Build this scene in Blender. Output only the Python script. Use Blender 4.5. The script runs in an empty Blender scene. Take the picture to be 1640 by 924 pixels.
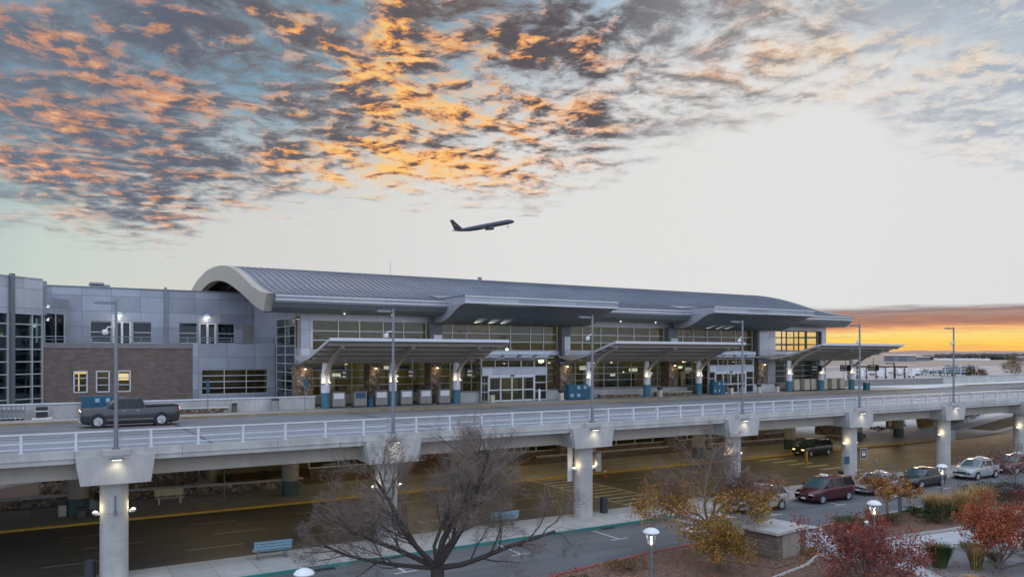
import bpy, math, random
from mathutils import Vector, Matrix
R = math.radians
random.seed(7)
S = bpy.context.scene
COL = S.collection

# ------------------------------------------------------------------ camera
cam = bpy.data.objects.new('camera', bpy.data.cameras.new('camera'))
COL.objects.link(cam)
cam.location = (0, 0, 10.6)
cam.rotation_euler = (R(90), 0, R(-31.3))
cam.data.lens = 27.77
cam.data.sensor_width = 36
cam.data.shift_y = 0.0646
cam.data.clip_start = 0.5
cam.data.clip_end = 60000
S.camera = cam
S.render.resolution_x, S.render.resolution_y = 1024, 576
S.view_settings.view_transform = 'Standard'
S.view_settings.look = 'None'
S.view_settings.gamma = 1
S.view_settings.use_curve_mapping = False
S.view_settings.exposure = 0.0
S.cycles.use_denoising = True
S.cycles.max_bounces = 6
S.cycles.diffuse_bounces = 3
S.cycles.glossy_bounces = 3
S.cycles.transparent_max_bounces = 12
S.cycles.sample_clamp_indirect = 4
S.cycles.caustics_reflective = False
S.cycles.caustics_refractive = False

# ------------------------------------------------------------------ node helper
class NT:
    def __init__(s, tree):
        s.t = tree; s.n = tree.nodes; s.l = tree.links
    def node(s, typ, **kw):
        n = s.n.new(typ)
        for k, v in kw.items(): setattr(n, k, v)
        return n
    def put(s, sock, v):
        if isinstance(v, bpy.types.NodeSocket): s.l.new(v, sock)
        elif isinstance(v, (tuple, list)) and len(v) == 3 and sock.type == 'RGBA': sock.default_value = (*v, 1)
        else: sock.default_value = v
    def m(s, op, a, b=0.0, c=0.0, clamp=False):
        n = s.node('ShaderNodeMath', operation=op, use_clamp=clamp)
        for i, v in enumerate((a, b, c)): s.put(n.inputs[i], v)
        return n.outputs[0]
    def vm(s, op, a, b=(0, 0, 0)):
        n = s.node('ShaderNodeVectorMath', operation=op)
        s.put(n.inputs[0], a); s.put(n.inputs[1], b)
        return n.outputs[0]
    def xyz(s, x, y, z=0.0):
        n = s.node('ShaderNodeCombineXYZ')
        for i, v in enumerate((x, y, z)): s.put(n.inputs[i], v)
        return n.outputs[0]
    def sep(s, v):
        n = s.node('ShaderNodeSeparateXYZ'); s.put(n.inputs[0], v)
        return n.outputs
    def noise(s, vec, scale, detail=4, rough=.55, dist=0.0, color=False):
        n = s.node('ShaderNodeTexNoise')
        s.put(n.inputs['Vector'], vec); s.put(n.inputs['Scale'], scale); s.put(n.inputs['Detail'], detail)
        s.put(n.inputs['Roughness'], rough); s.put(n.inputs['Distortion'], dist)
        return n.outputs['Color'] if color else n.outputs['Fac']
    def step(s, lo, hi, v):
        n = s.node('ShaderNodeMapRange', interpolation_type='SMOOTHSTEP')
        s.put(n.inputs[0], v); s.put(n.inputs[1], lo); s.put(n.inputs[2], hi)
        return n.outputs[0]
    def ramp(s, fac, stops, interp='LINEAR'):
        n = s.node('ShaderNodeValToRGB'); r = n.color_ramp; r.interpolation = interp
        while len(r.elements) < len(stops): r.elements.new(0.5)
        for e, (p, c) in zip(r.elements, stops):
            e.position = p
            e.color = (c, c, c, 1) if isinstance(c, (int, float)) else (*c, 1)
        s.put(n.inputs[0], fac)
        return n.outputs[0]
    def mix(s, fac, a, b, mode='MIX'):
        n = s.node('ShaderNodeMix', data_type='RGBA', blend_type=mode)
        s.put(n.inputs[0], fac); s.put(n.inputs[6], a); s.put(n.inputs[7], b)
        return n.outputs[2]

# ------------------------------------------------------------------ sky (dusk, broken cloud bank lit from below)
W = bpy.data.worlds.new('World'); S.world = W; W.use_nodes = True
g = NT(W.node_tree); g.n.clear()
dirv = g.node('ShaderNodeTexCoord').outputs['Generated']
X, Y, Z = g.sep(dirv)
ca = g.m('SUBTRACT', g.m('MULTIPLY', X, .8545), g.m('MULTIPLY', Y, .5195))
cb = g.m('ADD', g.m('MULTIPLY', X, .5195), g.m('MULTIPLY', Y, .8545))
phi = g.m('ARCTAN2', ca, cb)                    # bearing, 0 = towards the terminal
th = g.m('ARCSINE', Z)                          # elevation
tf = g.m('DIVIDE', g.m('ADD', phi, .62), 1.24, clamp=True)
def bp(px): return (math.atan((px - 820) / 1265) + .62) / 1.24
def be(px, py): return math.atan((568 - py) / 1265 * math.cos(math.atan((px - 820) / 1265)))
zc = g.m('ADD', g.m('MAXIMUM', Z, 0.0), .07)
P0 = g.xyz(g.m('DIVIDE', X, zc), g.m('DIVIDE', Y, zc), 0.0)
# lower edge of the cloud bank
edge = g.ramp(tf, [(bp(a), be(a, b) * 2) for a, b in [(-150, 325), (60, 340), (150, 372), (215, 388), (300, 375), (345, 338), (480, 312), (600, 305),
        (760, 322), (860, 322), (930, 290), (1000, 255), (1100, 215), (1200, 190), (1300, 155), (1360, 160), (1430, 220), (1560, 250), (1700, 262)]])
big = g.noise(P0, 1.1, 3, .5)
jit = g.noise(P0, 4.5, 5, .6)
rel = g.m('ADD', g.m('SUBTRACT', th, g.m('MULTIPLY', edge, .5)), g.m('MULTIPLY', g.m('SUBTRACT', jit, .5), .13))
cov = g.step(-.02, .045, rel)
amt = g.ramp(tf, [(bp(0), 1.0), (bp(500), 1.0), (bp(800), 1.0), (bp(960), 1.0), (bp(1040), .9), (bp(1250), .92), (bp(1340), .9), (bp(1420), .85), (bp(1640), .9)])
# rippled cloudlets
Pr = g.vm('MULTIPLY', P0, (1, 1, 1))
warp = g.vm('SCALE', g.vm('SUBTRACT', g.noise(P0, 2.2, 3, .5, color=True), (.5, .5, .5)))
warp.node.inputs['Scale'].default_value = .22
Pw = g.vm('ADD', P0, warp)
n1 = g.noise(Pw, 9.0, 11, .67)
n2 = g.noise(g.vm('ADD', Pw, (.040, .030, 0)), 9.0, 9, .65)
n3 = g.noise(P0, 2.6, 4, .55)
dens = g.m('ADD', n1, g.m('MULTIPLY', g.m('SUBTRACT', n3, .5), .60))
gap = g.ramp(tf, [(bp(0), .26), (bp(300), .29), (bp(420), .32), (bp(700), .33), (bp(880), .34), (bp(1000), .38), (bp(1150), .34), (bp(1300), .34), (bp(1400), .33), (bp(1640), .30)])
alpha = g.m('MULTIPLY', g.step(g.m('SUBTRACT', gap, .03), g.m('ADD', gap, .26), dens), g.m('MULTIPLY', cov, amt))
# lit bellies: slope of the cloud towards the sun, in big patches
slope = g.m('MULTIPLY', g.m('SUBTRACT', n2, n1), 5.0)
pat = g.step(.42, .64, g.m('ADD', g.m('MULTIPLY', g.noise(P0, 1.05, 3, .5), .62), g.m('MULTIPLY', g.noise(P0, 3.2, 5, .62), .42)))
pat = g.m('SUBTRACT', g.m('MULTIPLY', pat, 1.25), .24)
litw = g.ramp(tf, [(bp(-60), .74), (bp(60), .66), (bp(200), .56), (bp(330), .72), (bp(430), 1.0), (bp(560), 1.15), (bp(860), 1.1), (bp(970), .8), (bp(1040), .42), (bp(1200), .72), (bp(1330), .78), (bp(1420), .70), (bp(1640), .75)])
low = g.step(.30, .17, th)
lit = g.m('MULTIPLY', g.m('ADD', g.m('ADD', g.m('MULTIPLY', slope, .85), g.m('MULTIPLY', pat, .72)), g.m('MULTIPLY', low, .22)), litw)
lit = g.m('ADD', lit, -.085, clamp=True)
dark = g.ramp(tf, [(bp(0), (.150, .178, .230)), (bp(250), (.120, .138, .185)), (bp(420), (.122, .122, .150)), (bp(700), (.122, .104, .110)), (bp(950), (.10, .092, .108)), (bp(1080), (.20, .185, .19)), (bp(1300), (.26, .235, .225)), (bp(1420), (.40, .43, .48)), (bp(1640), (.36, .42, .50))])
darkv = g.mix(g.step(.42, .66, dens), g.mix(.40, dark, g.ramp(tf, [(bp(0), (.25, .31, .37)), (bp(330), (.29, .32, .35)), (bp(520), (.42, .34, .29)), (bp(850), (.44, .36, .31)), (bp(1100), (.55, .54, .54)), (bp(1640), (.62, .63, .65))])), dark)
warm = g.ramp(tf, [(bp(0), (.50, .26, .185)), (bp(300), (.62, .28, .15)), (bp(480), (.80, .33, .10)), (bp(850), (.76, .33, .12)), (bp(1000), (.62, .32, .18)), (bp(1200), (.52, .31, .20)), (bp(1330), (.68, .50, .36)), (bp(1640), (.80, .70, .58))])
hotc = g.ramp(tf, [(bp(0), (.86, .48, .31)), (bp(350), (.93, .51, .25)), (bp(560), (1.0, .60, .20)), (bp(850), (1.0, .56, .20)), (bp(1000), (.85, .58, .38)), (bp(1640), (.90, .80, .66))])
hot = g.mix(g.step(.35, .85, lit), warm, hotc)
cloud = g.mix(g.step(.0, .46, lit), darkv, hot)
# clear sky behind
lowc = g.ramp(tf, [(bp(-100), (.46, .57, .55)), (bp(60), (.57, .645, .60)), (bp(220), (.63, .655, .62)), (bp(380), (.66, .66, .645)), (bp(800), (.71, .71, .70)), (bp(1300), (.73, .73, .725)), (bp(1640), (.73, .73, .735))])
lowc = g.mix(g.m('MULTIPLY', g.step(.10, .04, th), g.ramp(tf, [(bp(-50), .75), (bp(300), .55), (bp(500), .15), (bp(700), 0)])), lowc, (.68, .66, .47))
hi = g.ramp(tf, [(bp(-100), (.15, .29, .40)), (bp(300), (.17, .32, .43)), (bp(620), (.16, .34, .47)), (bp(950), (.18, .39, .57)), (bp(1150), (.28, .45, .60)), (bp(1640), (.33, .46, .58))])
upb = g.ramp(tf, [(bp(0), be(0, 330) * 2), (bp(400), be(400, 300) * 2), (bp(800), be(800, 230) * 2), (bp(1000), be(1000, 110) * 2), (bp(1250), be(1250, 40) * 2), (bp(1450), be(1450, 130) * 2), (bp(1640), be(1640, 180) * 2)])
upd = g.m('SUBTRACT', th, g.m('MULTIPLY', upb, .5))
upd = g.m('ADD', upd, g.m('MULTIPLY', g.m('SUBTRACT', n3, .5), .12))
clear = g.mix(g.step(-.05, .13, upd), lowc, hi)
glowc = g.step(.45, .0, g.m('ADD', g.m('MULTIPLY', g.m('SUBTRACT', phi, .2), g.m('SUBTRACT', phi, .2)), g.m('MULTIPLY', g.m('SUBTRACT', th, .2), g.m('SUBTRACT', th, .2))))
clear = g.mix(g.m('MULTIPLY', g.m('POWER', glowc, 6.0), .30), clear, (.82, .82, .81))
sky = g.mix(alpha, clear, cloud)
# sunset strip low on the right
sidef = g.step(.20, .36, phi)
stk = g.noise(g.xyz(g.m('MULTIPLY', phi, 9.0), g.m('MULTIPLY', th, 150.0), 0.0), 1.0, 5, .6)
ths = g.m('ADD', th, g.m('MULTIPLY', g.m('SUBTRACT', stk, .5), .020))
strip = g.ramp(g.m('MULTIPLY', ths, 12.5), [(0.0, (.70, .36, .24)), (.045, (.92, .45, .19)), (.10, (1.0, .56, .11)), (.20, (1.0, .68, .15)), (.31, (1.0, .72, .24)), (.365, (.95, .50, .20)), (.41, (.60, .27, .16)), (.49, (.40, .20, .15)), (.57, (.42, .28, .24)), (.625, (.27, .215, .225)), (.70, (.42, .39, .39))])
topf = g.step(.71, .635, g.m('MULTIPLY', g.m('ADD', th, g.m('MULTIPLY', g.m('SUBTRACT', stk, .5), .011)), 12.5))
stk2 = g.noise(g.xyz(g.m('MULTIPLY', phi, 22.0), g.m('MULTIPLY', th, 420.0), 3.0), 1.0, 5, .65)
strip = g.mix(g.m('MULTIPLY', g.step(.50, .72, stk2), g.step(.020, .034, th)), strip, (.62, .27, .14))
strip = g.mix(g.m('MULTIPLY', g.step(.52, .30, stk2), .45), strip, g.mix(.5, strip, (.30, .17, .15)))
sky = g.mix(g.m('MULTIPLY', topf, sidef), sky, strip)
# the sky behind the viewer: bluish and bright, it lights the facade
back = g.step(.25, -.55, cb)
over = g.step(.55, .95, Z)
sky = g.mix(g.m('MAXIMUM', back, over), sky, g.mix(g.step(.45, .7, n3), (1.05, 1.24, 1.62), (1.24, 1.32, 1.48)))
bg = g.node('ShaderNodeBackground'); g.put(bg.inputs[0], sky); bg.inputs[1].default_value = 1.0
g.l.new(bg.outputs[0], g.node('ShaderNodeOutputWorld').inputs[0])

sl = bpy.data.lights.new('sun', 'SUN'); sl.energy = 0.5; sl.angle = R(12); sl.color = (1, .72, .45)
so = bpy.data.objects.new('sun', sl); COL.objects.link(so)
so.rotation_euler = Vector((-.86, -.50, -.075)).to_track_quat('-Z', 'Y').to_euler()

# ------------------------------------------------------------------ materials
def base(name):
    m = bpy.data.materials.new(name); m.use_nodes = True
    t = NT(m.node_tree); b = t.n['Principled BSDF']
    return m, t, b
def oc(t): return t.node('ShaderNodeTexCoord').outputs['Object']
def bump(t, b, h, strength=.3, dist=.02):
    n = t.node('ShaderNodeBump'); n.inputs['Strength'].default_value = strength; n.inputs['Distance'].default_value = dist
    t.put(n.inputs['Height'], h); t.l.new(n.outputs[0], b.inputs['Normal'])
def M(name, col, rough=.6, vary=.15, scale=3.0, metal=0.0, bmp=0.0, bscale=None, emit=None, es=0.0, spec=.5, coat=0.0, streak=0.0):
    m, t, b = base(name)
    v = oc(t)
    n = t.noise(v, scale, 5, .6)
    k = t.m('ADD', t.m('MULTIPLY', t.m('SUBTRACT', n, .5), vary * 2.4), 1.0)
    if streak:
        sx = t.m('MULTIPLY', t.m('ADD', t.noise(t.vm('MULTIPLY', v, (1.0, 1.0, .10)), 2.2, 5, .7), t.noise(v, .5, 5, .65)), .5)
        k = t.m('MULTIPLY', k, t.m('ADD', t.m('MULTIPLY', t.m('SUBTRACT', sx, .5), streak * 2), 1.0))
    c = t.vm('SCALE', (0, 0, 0)); t.put(c.node.inputs[0], tuple(col)); t.put(c.node.inputs['Scale'], k)
    t.l.new(c, b.inputs['Base Color'])
    b.inputs['Roughness'].default_value = rough; b.inputs['Metallic'].default_value = metal
    b.inputs['Specular IOR Level'].default_value = spec
    b.inputs['Coat Weight'].default_value = coat
    if bmp: bump(t, b, t.noise(v, bscale or scale * 6, 4, .6), bmp)
    if emit:
        b.inputs['Emission Color'].default_value = (*emit, 1); b.inputs['Emission Strength'].default_value = es
    return m
def panel_mat(name, col, pw, ph, joint=.012, vary=.17, rough=.42, metal=.25, z0=0.0):
    m, t, b = base(name)
    x, y, z = t.sep(oc(t))
    u = t.m('ADD', x, y); w = t.m('ADD', z, z0)
    br = t.node('ShaderNodeTexBrick', offset=0.0, squash=1.0)
    t.put(br.inputs['Vector'], t.xyz(u, w, 0.0))
    br.inputs['Scale'].default_value = 1.0; br.inputs['Mortar Size'].default_value = joint
    br.inputs['Brick Width'].default_value = pw; br.inputs['Row Height'].default_value = ph; br.inputs['Mortar Smooth'].default_value = .1
    br.inputs['Color1'].default_value = (*[c * (1 - vary) for c in col], 1)
    br.inputs['Color2'].default_value = (*[min(1, c * (1 + vary)) for c in col], 1)
    br.inputs['Mortar'].default_value = (*[c * .22 for c in col], 1)
    n = t.noise(oc(t), .7, 5, .6)
    k = t.m('ADD', t.m('MULTIPLY', t.m('SUBTRACT', n, .5), .46), 1.0)
    c = t.vm('SCALE', br.outputs['Color']); t.put(c.node.inputs['Scale'], k)
    t.l.new(c, b.inputs['Base Color'])
    b.inputs['Roughness'].default_value = rough; b.inputs['Metallic'].default_value = metal
    bump(t, b, t.m('SUBTRACT', 1.0, br.outputs['Fac']), .4, .02)
    return m
def brick_mat(name, c1, c2, mort, bw=.45, bh=.20):
    m, t, b = base(name)
    x, y, z = t.sep(oc(t))
    br = t.node('ShaderNodeTexBrick', offset=.5)
    t.put(br.inputs['Vector'], t.xyz(t.m('ADD', x, y), z, 0.0))
    br.inputs['Scale'].default_value = 1.0; br.inputs['Mortar Size'].default_value = .014
    br.inputs['Brick Width'].default_value = bw; br.inputs['Row Height'].default_value = bh
    for k, c in (('Color1', c1), ('Color2', c2), ('Mortar', mort)): br.inputs[k].default_value = (*c, 1)
    n = t.noise(oc(t), 1.3, 5, .6)
    c = t.vm('SCALE', br.outputs['Color']); t.put(c.node.inputs['Scale'], t.m('ADD', t.m('MULTIPLY', t.m('SUBTRACT', n, .5), .7), 1.0))
    t.l.new(c, b.inputs['Base Color']); b.inputs['Roughness'].default_value = .85
    bump(t, b, t.m('SUBTRACT', 1.0, br.outputs['Fac']), .5, .02)
    return m
def stone_mat(name, sc=3.2):
    m, t, b = base(name)
    v = oc(t)
    v2 = t.vm('ADD', v, t.vm('MULTIPLY', t.noise(v, 2.0, 3, .5, color=True), (.25, .25, .25)))
    vo = t.node('ShaderNodeTexVoronoi', feature='F1'); t.put(vo.inputs['Vector'], v2); vo.inputs['Scale'].default_value = sc
    ve = t.node('ShaderNodeTexVoronoi', feature='DISTANCE_TO_EDGE'); t.put(ve.inputs['Vector'], v2); ve.inputs['Scale'].default_value = sc
    r = t.sep(vo.outputs['Color'])[0]
    c = t.ramp(r, [(0, (.10, .075, .055)), (.3, (.22, .15, .10)), (.55, (.30, .22, .15)), (.8, (.20, .17, .15)), (1, (.42, .34, .25))])
    c = t.mix(t.step(.0, .07, ve.outputs[0]), (.045, .04, .035), c)
    t.l.new(c, b.inputs['Base Color']); b.inputs['Roughness'].default_value = .9
    bump(t, b, t.step(0, .12, ve.outputs[0]), .9, .05)
    return m
def asphalt_mat(name, col, rough=.7, seam=0.0, tint=(1.15, 1.1, 1.0)):
    m, t, b = base(name)
    v = oc(t)
    big_ = t.noise(v, .16, 5, .6); fine = t.noise(v, 14, 3, .7)
    lane = t.noise(t.vm('MULTIPLY', v, (.05, .9, 1)), 1.0, 4, .6)
    k = t.m('ADD', t.m('ADD', t.m('MULTIPLY', t.m('SUBTRACT', big_, .5), .8), t.m('MULTIPLY', t.m('SUBTRACT', fine, .5), .5)), t.m('ADD', 1.0, t.m('MULTIPLY', t.m('SUBTRACT', lane, .5), 1.2)))
    cr = t.node('ShaderNodeTexVoronoi', feature='DISTANCE_TO_EDGE'); t.put(cr.inputs['Vector'], t.vm('ADD', v, t.vm('MULTIPLY', t.noise(v, .8, 4, .6, color=True), (2, 2, 0)))); cr.inputs['Scale'].default_value = .16
    k = t.m('MULTIPLY', k, t.m('ADD', .62, t.m('MULTIPLY', t.step(.0, .006, cr.outputs[0]), .38)))
    c = t.vm('SCALE', (0, 0, 0)); t.put(c.node.inputs[0], tuple(col)); t.put(c.node.inputs['Scale'], k)
    t.l.new(c, b.inputs['Base Color'])
    t.put(b.inputs['Roughness'], t.m('ADD', rough - .1, t.m('MULTIPLY', big_, .25)))
    bump(t, b, fine, .25, .01)
    return m
def walk_mat(name, col, w=1.9):
    m, t, b = base(name)
    v = oc(t); x, y, z = t.sep(v)
    br = t.node('ShaderNodeTexBrick', offset=0.0); t.put(br.inputs['Vector'], t.xyz(x, y, 0.0))
    br.inputs['Scale'].default_value = 1.0; br.inputs['Mortar Size'].default_value = .018; br.inputs['Brick Width'].default_value = w; br.inputs['Row Height'].default_value = 2.05
    br.inputs['Color1'].default_value = (*[c * .93 for c in col], 1); br.inputs['Color2'].default_value = (*[c * 1.05 for c in col], 1); br.inputs['Mortar'].default_value = (*[c * .45 for c in col], 1)
    n = t.noise(v, .9, 6, .65)
    c = t.vm('SCALE', br.outputs['Color']); t.put(c.node.inputs['Scale'], t.m('ADD', t.m('MULTIPLY', t.m('SUBTRACT', n, .5), .7), 1.0))
    t.l.new(c, b.inputs['Base Color']); b.inputs['Roughness'].default_value = .75
    bump(t, b, t.noise(v, 25, 3, .6), .2, .01)
    return m
def glass_mat(name, tint, thru=.55, rough=.03):
    m, t, b = base(name)
    out = t.n['Material Output']; t.n.remove(b)
    tr = t.node('ShaderNodeBsdfTransparent'); tr.inputs[0].default_value = (*tint, 1)
    gl = t.node('ShaderNodeBsdfGlossy'); gl.inputs[0].default_value = (.85, .9, .95, 1); gl.inputs['Roughness'].default_value = rough
    fr = t.node('ShaderNodeFresnel'); fr.inputs[0].default_value = 1.5
    wob = t.node('ShaderNodeBump'); wob.inputs['Strength'].default_value = .06; wob.inputs['Distance'].default_value = .3
    t.put(wob.inputs['Height'], t.noise(oc(t), .35, 2, .5)); t.l.new(wob.outputs[0], gl.inputs['Normal'])
    mx = t.node('ShaderNodeMixShader'); t.put(mx.inputs[0], t.m('ADD', t.m('MULTIPLY', fr.outputs[0], .62), 1 - thru - .45 if thru < .55 else .02, clamp=True))
    t.l.new(tr.outputs[0], mx.inputs[1]); t.l.new(gl.outputs[0], mx.inputs[2]); t.l.new(mx.outputs[0], out.inputs[0])
    return m
def leaf_mat(name, cols, rough=.6):
    m, t, b = base(name)
    n = t.noise(oc(t), 1.6, 3, .6); n2 = t.noise(oc(t), 23, 2, .5)
    f = t.m('ADD', t.m('MULTIPLY', n, .7), t.m('MULTIPLY', n2, .5))
    k = len(cols) - 1
    c = t.ramp(f, [(.34 + .5 * i / max(k, 1), q) for i, q in enumerate(cols)])
    t.l.new(c, b.inputs['Base Color']); b.inputs['Roughness'].default_value = rough
    b.inputs['Specular IOR Level'].default_value = .25
    return m
def lamp_mat(name, col, s):
    m, t, b = base(name)
    b.inputs['Base Color'].default_value = (.9, .9, .9, 1)
    b.inputs['Emission Color'].default_value = (*col, 1); b.inputs['Emission Strength'].default_value = s
    return m
m_conc = M('concrete', (.44, .435, .42), .8, .20, 1.0, bmp=.2, bscale=18, streak=.42)
m_girder = M('girder_concrete', (.42, .385, .33), .8, .16, .7, bmp=.15, bscale=12, streak=.36)
m_conc_d = M('dark_concrete', (.22, .21, .20), .85, .18, 1.0, bmp=.15, streak=.2)
m_green = M('green_base_paint', (.045, .085, .08), .6, .2, 2.0)
m_olive = M('column_paint', (.30, .29, .24), .7, .15, 2.0, streak=.1)
m_white = M('white_paint', (.72, .73, .75), .45, .06, 4.0)
m_rail = M('railing_paint', (.66, .69, .74), .4, .16, 3.0, metal=.3, streak=.15)
m_rail_shade = M('shaded_rail_paint', (.58, .62, .68), .4, .16, 3.0, metal=.3)  # railing paint darkened: shading of the lower rails is in the colour
m_galv = M('galvanised_steel', (.21, .24, .27), .42, .15, 5.0, metal=.6)
m_dkmet = M('dark_metal', (.055, .06, .07), .45, .2, 5.0, metal=.4)
m_panel = panel_mat('grey_panel', (.335, .36, .415), 2.55, 1.48)
m_panel_l = panel_mat('pale_panel', (.50, .53, .59), 3.1, 1.6)
m_fascia = panel_mat('fascia_panel', (.33, .355, .41), 3.2, 3.0, joint=.015)
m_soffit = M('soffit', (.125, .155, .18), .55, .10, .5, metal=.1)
m_roof = M('roof_metal', (.285, .325, .385), .36, .22, .25, metal=.55, streak=.12)
m_roofw = M('arch_trim', (.43, .40, .345), .5, .10, 1.0, streak=.1)
m_brick = brick_mat('brown_brick', (.140, .102, .088), (.20, .145, .122), (.17, .15, .14))
m_block = brick_mat('split_block', (.20, .155, .12), (.12, .09, .07), (.09, .08, .07), .42, .2)
m_stone = stone_mat('rubble_stone')
m_pierd = M('pier_panel', (.13, .14, .155), .5, .12, 1.0, metal=.3)
m_mull = M('mullion_aluminium', (.55, .57, .58), .4, .06, 4.0, metal=.3)
m_glass = glass_mat('hall_glass', (.55, .60, .48))
m_glass_b = glass_mat('tower_glass', (.10, .20, .26), .44)
m_glass_w = glass_mat('wing_glass', (.12, .17, .19), .56)
m_glass_c = glass_mat('clear_glass', (.93, .93, .92), .6)
m_glass_d = glass_mat('dark_glass', (.28, .30, .27), .55)
m_inter = M('interior_wall', (.27, .235, .11), .8, .5, .3)
m_floor_in = M('interior_floor', (.16, .13, .10), .5, .2, .5)
m_room = M('room_wall', (.30, .27, .20), .8, .3, .5)
m_ceil = M('interior_ceiling', (.34, .30, .20), .8, .2, .3)
m_beige = M('canopy_sheet', (.50, .43, .335), .6, .12, .7, streak=.05)
m_beam = M('canopy_beam', (.30, .275, .235), .55, .12, 1.0)
m_trimw = M('canopy_trim', (.58, .61, .66), .4, .06, 2.0, metal=.3)
m_teal = M('teal_paint', (.045, .16, .22), .5, .12, 2.0)
m_colw = M('column_white', (.62, .64, .68), .5, .06, 2.0)
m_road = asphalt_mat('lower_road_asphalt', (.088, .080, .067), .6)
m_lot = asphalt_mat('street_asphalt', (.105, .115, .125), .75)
m_deck = asphalt_mat('deck_asphalt', (.16, .165, .175), .85)
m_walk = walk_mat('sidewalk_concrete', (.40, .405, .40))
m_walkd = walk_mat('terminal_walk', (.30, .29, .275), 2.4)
m_path = M('plaza_concrete', (.58, .58, .58), .8, .2, .5, bmp=.15)
m_plaza, m_path = m_path, M('path_concrete', (.40, .415, .435), .8, .18, .8, bmp=.15)
m_tealk = M('teal_kerb_paint', (.03, .20, .18), .6, .3, 2.0)
m_redk = M('red_kerb_paint', (.28, .06, .06), .7, .35, 2.0)
m_yelk = M('yellow_kerb_paint', (.46, .29, .035), .7, .35, 2.0)
m_yelk2 = M('worn_kerb_paint', (.27, .215, .125), .8, .45, 1.2)
m_kerb = M('kerb_concrete', (.40, .38, .36), .8, .2, 2.0)
m_line = M('line_paint', (.55, .56, .55), .7, .35, 4.0)
m_line_y = M('old_line_paint', (.42, .39, .27), .7, .4, 4.0)
m_mulch = M('bark_mulch', (.16, .105, .080), .95, .75, 5.0, bmp=1.0, bscale=28)
m_gravel = M('grey_gravel', (.20, .20, .205), .95, .45, 9.0, bmp=1.0, bscale=34)
m_field = M('dry_grass_field', (.30, .235, .17), .95, .3, .012)
m_apron = M('apron_concrete', (.36, .33, .31), .9, .2, .02)
m_lawn = M('brown_lawn', (.12, .095, .055), .95, .35, 1.5, bmp=.6, bscale=30)
m_tyre = M('tyre_rubber', (.018, .018, .02), .8, .2, 8.0)
m_rim = M('alloy_rim', (.50, .51, .53), .35, .1, 8.0, metal=.7)
m_chrome = M('chrome', (.62, .64, .66), .18, .05, 5.0, metal=.9)
m_black = M('black_plastic', (.02, .02, .022), .5, .15, 6.0)
m_cglass = M('car_glass', (.008, .011, .013), .08, .1, 2.0, spec=.4)
m_wglass = M('windscreen_glass', (.045, .085, .10), .05, .1, 2.0, spec=1.0)
m_amber = lamp_mat('lit_headlamp', (1, .62, .22), 2.2)
m_tail = lamp_mat('lit_tail_lamp', (1, .10, .05), 1.6)
m_taild = M('red_lens', (.25, .02, .02), .25, .1, 5.0)
m_headd = M('clear_lens', (.55, .57, .58), .15, .1, 5.0)
m_bulb = lamp_mat('warm_bulb', (1, .80, .48), 3.2)
m_bulbw = lamp_mat('white_bulb', (1, .90, .72), 3.0)
m_shade = lamp_mat('lit_sconce_shade', (1, .78, .45), 1.3)
m_blue = M('blue_box_paint', (.012, .085, .15), .4, .15, 3.0)
m_poster = M('poster_paper', (.28, .40, .48), .6, .25, 9.0)
m_sign = M('sign_face_black', (.015, .016, .018), .5, .1, 3.0)
m_cream = M('cream_laminate', (.52, .46, .36), .5, .1, 2.0)
m_counter = M('counter_grey', (.27, .255, .235), .5, .12, 2.0)
m_bark = M('grey_bark', (.050, .042, .038), .9, .35, 6.0, bmp=.6, bscale=20)
m_twig = M('twig_bark', (.19, .155, .135), .9, .3, 3.0)
m_trunk2 = M('young_bark', (.17, .14, .12), .9, .3, 6.0)
m_skin = M('skin', (.45, .28, .20), .6, .05, 8.0)
m_cloth_d = M('dark_cloth', (.015, .015, .018), .9, .2, 10.0)
m_cloth_g = M('grey_cloth', (.16, .18, .19), .9, .2, 10.0)
m_cloth_y = M('hi_vis_cloth', (.60, .48, .10), .8, .15, 10.0)

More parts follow.
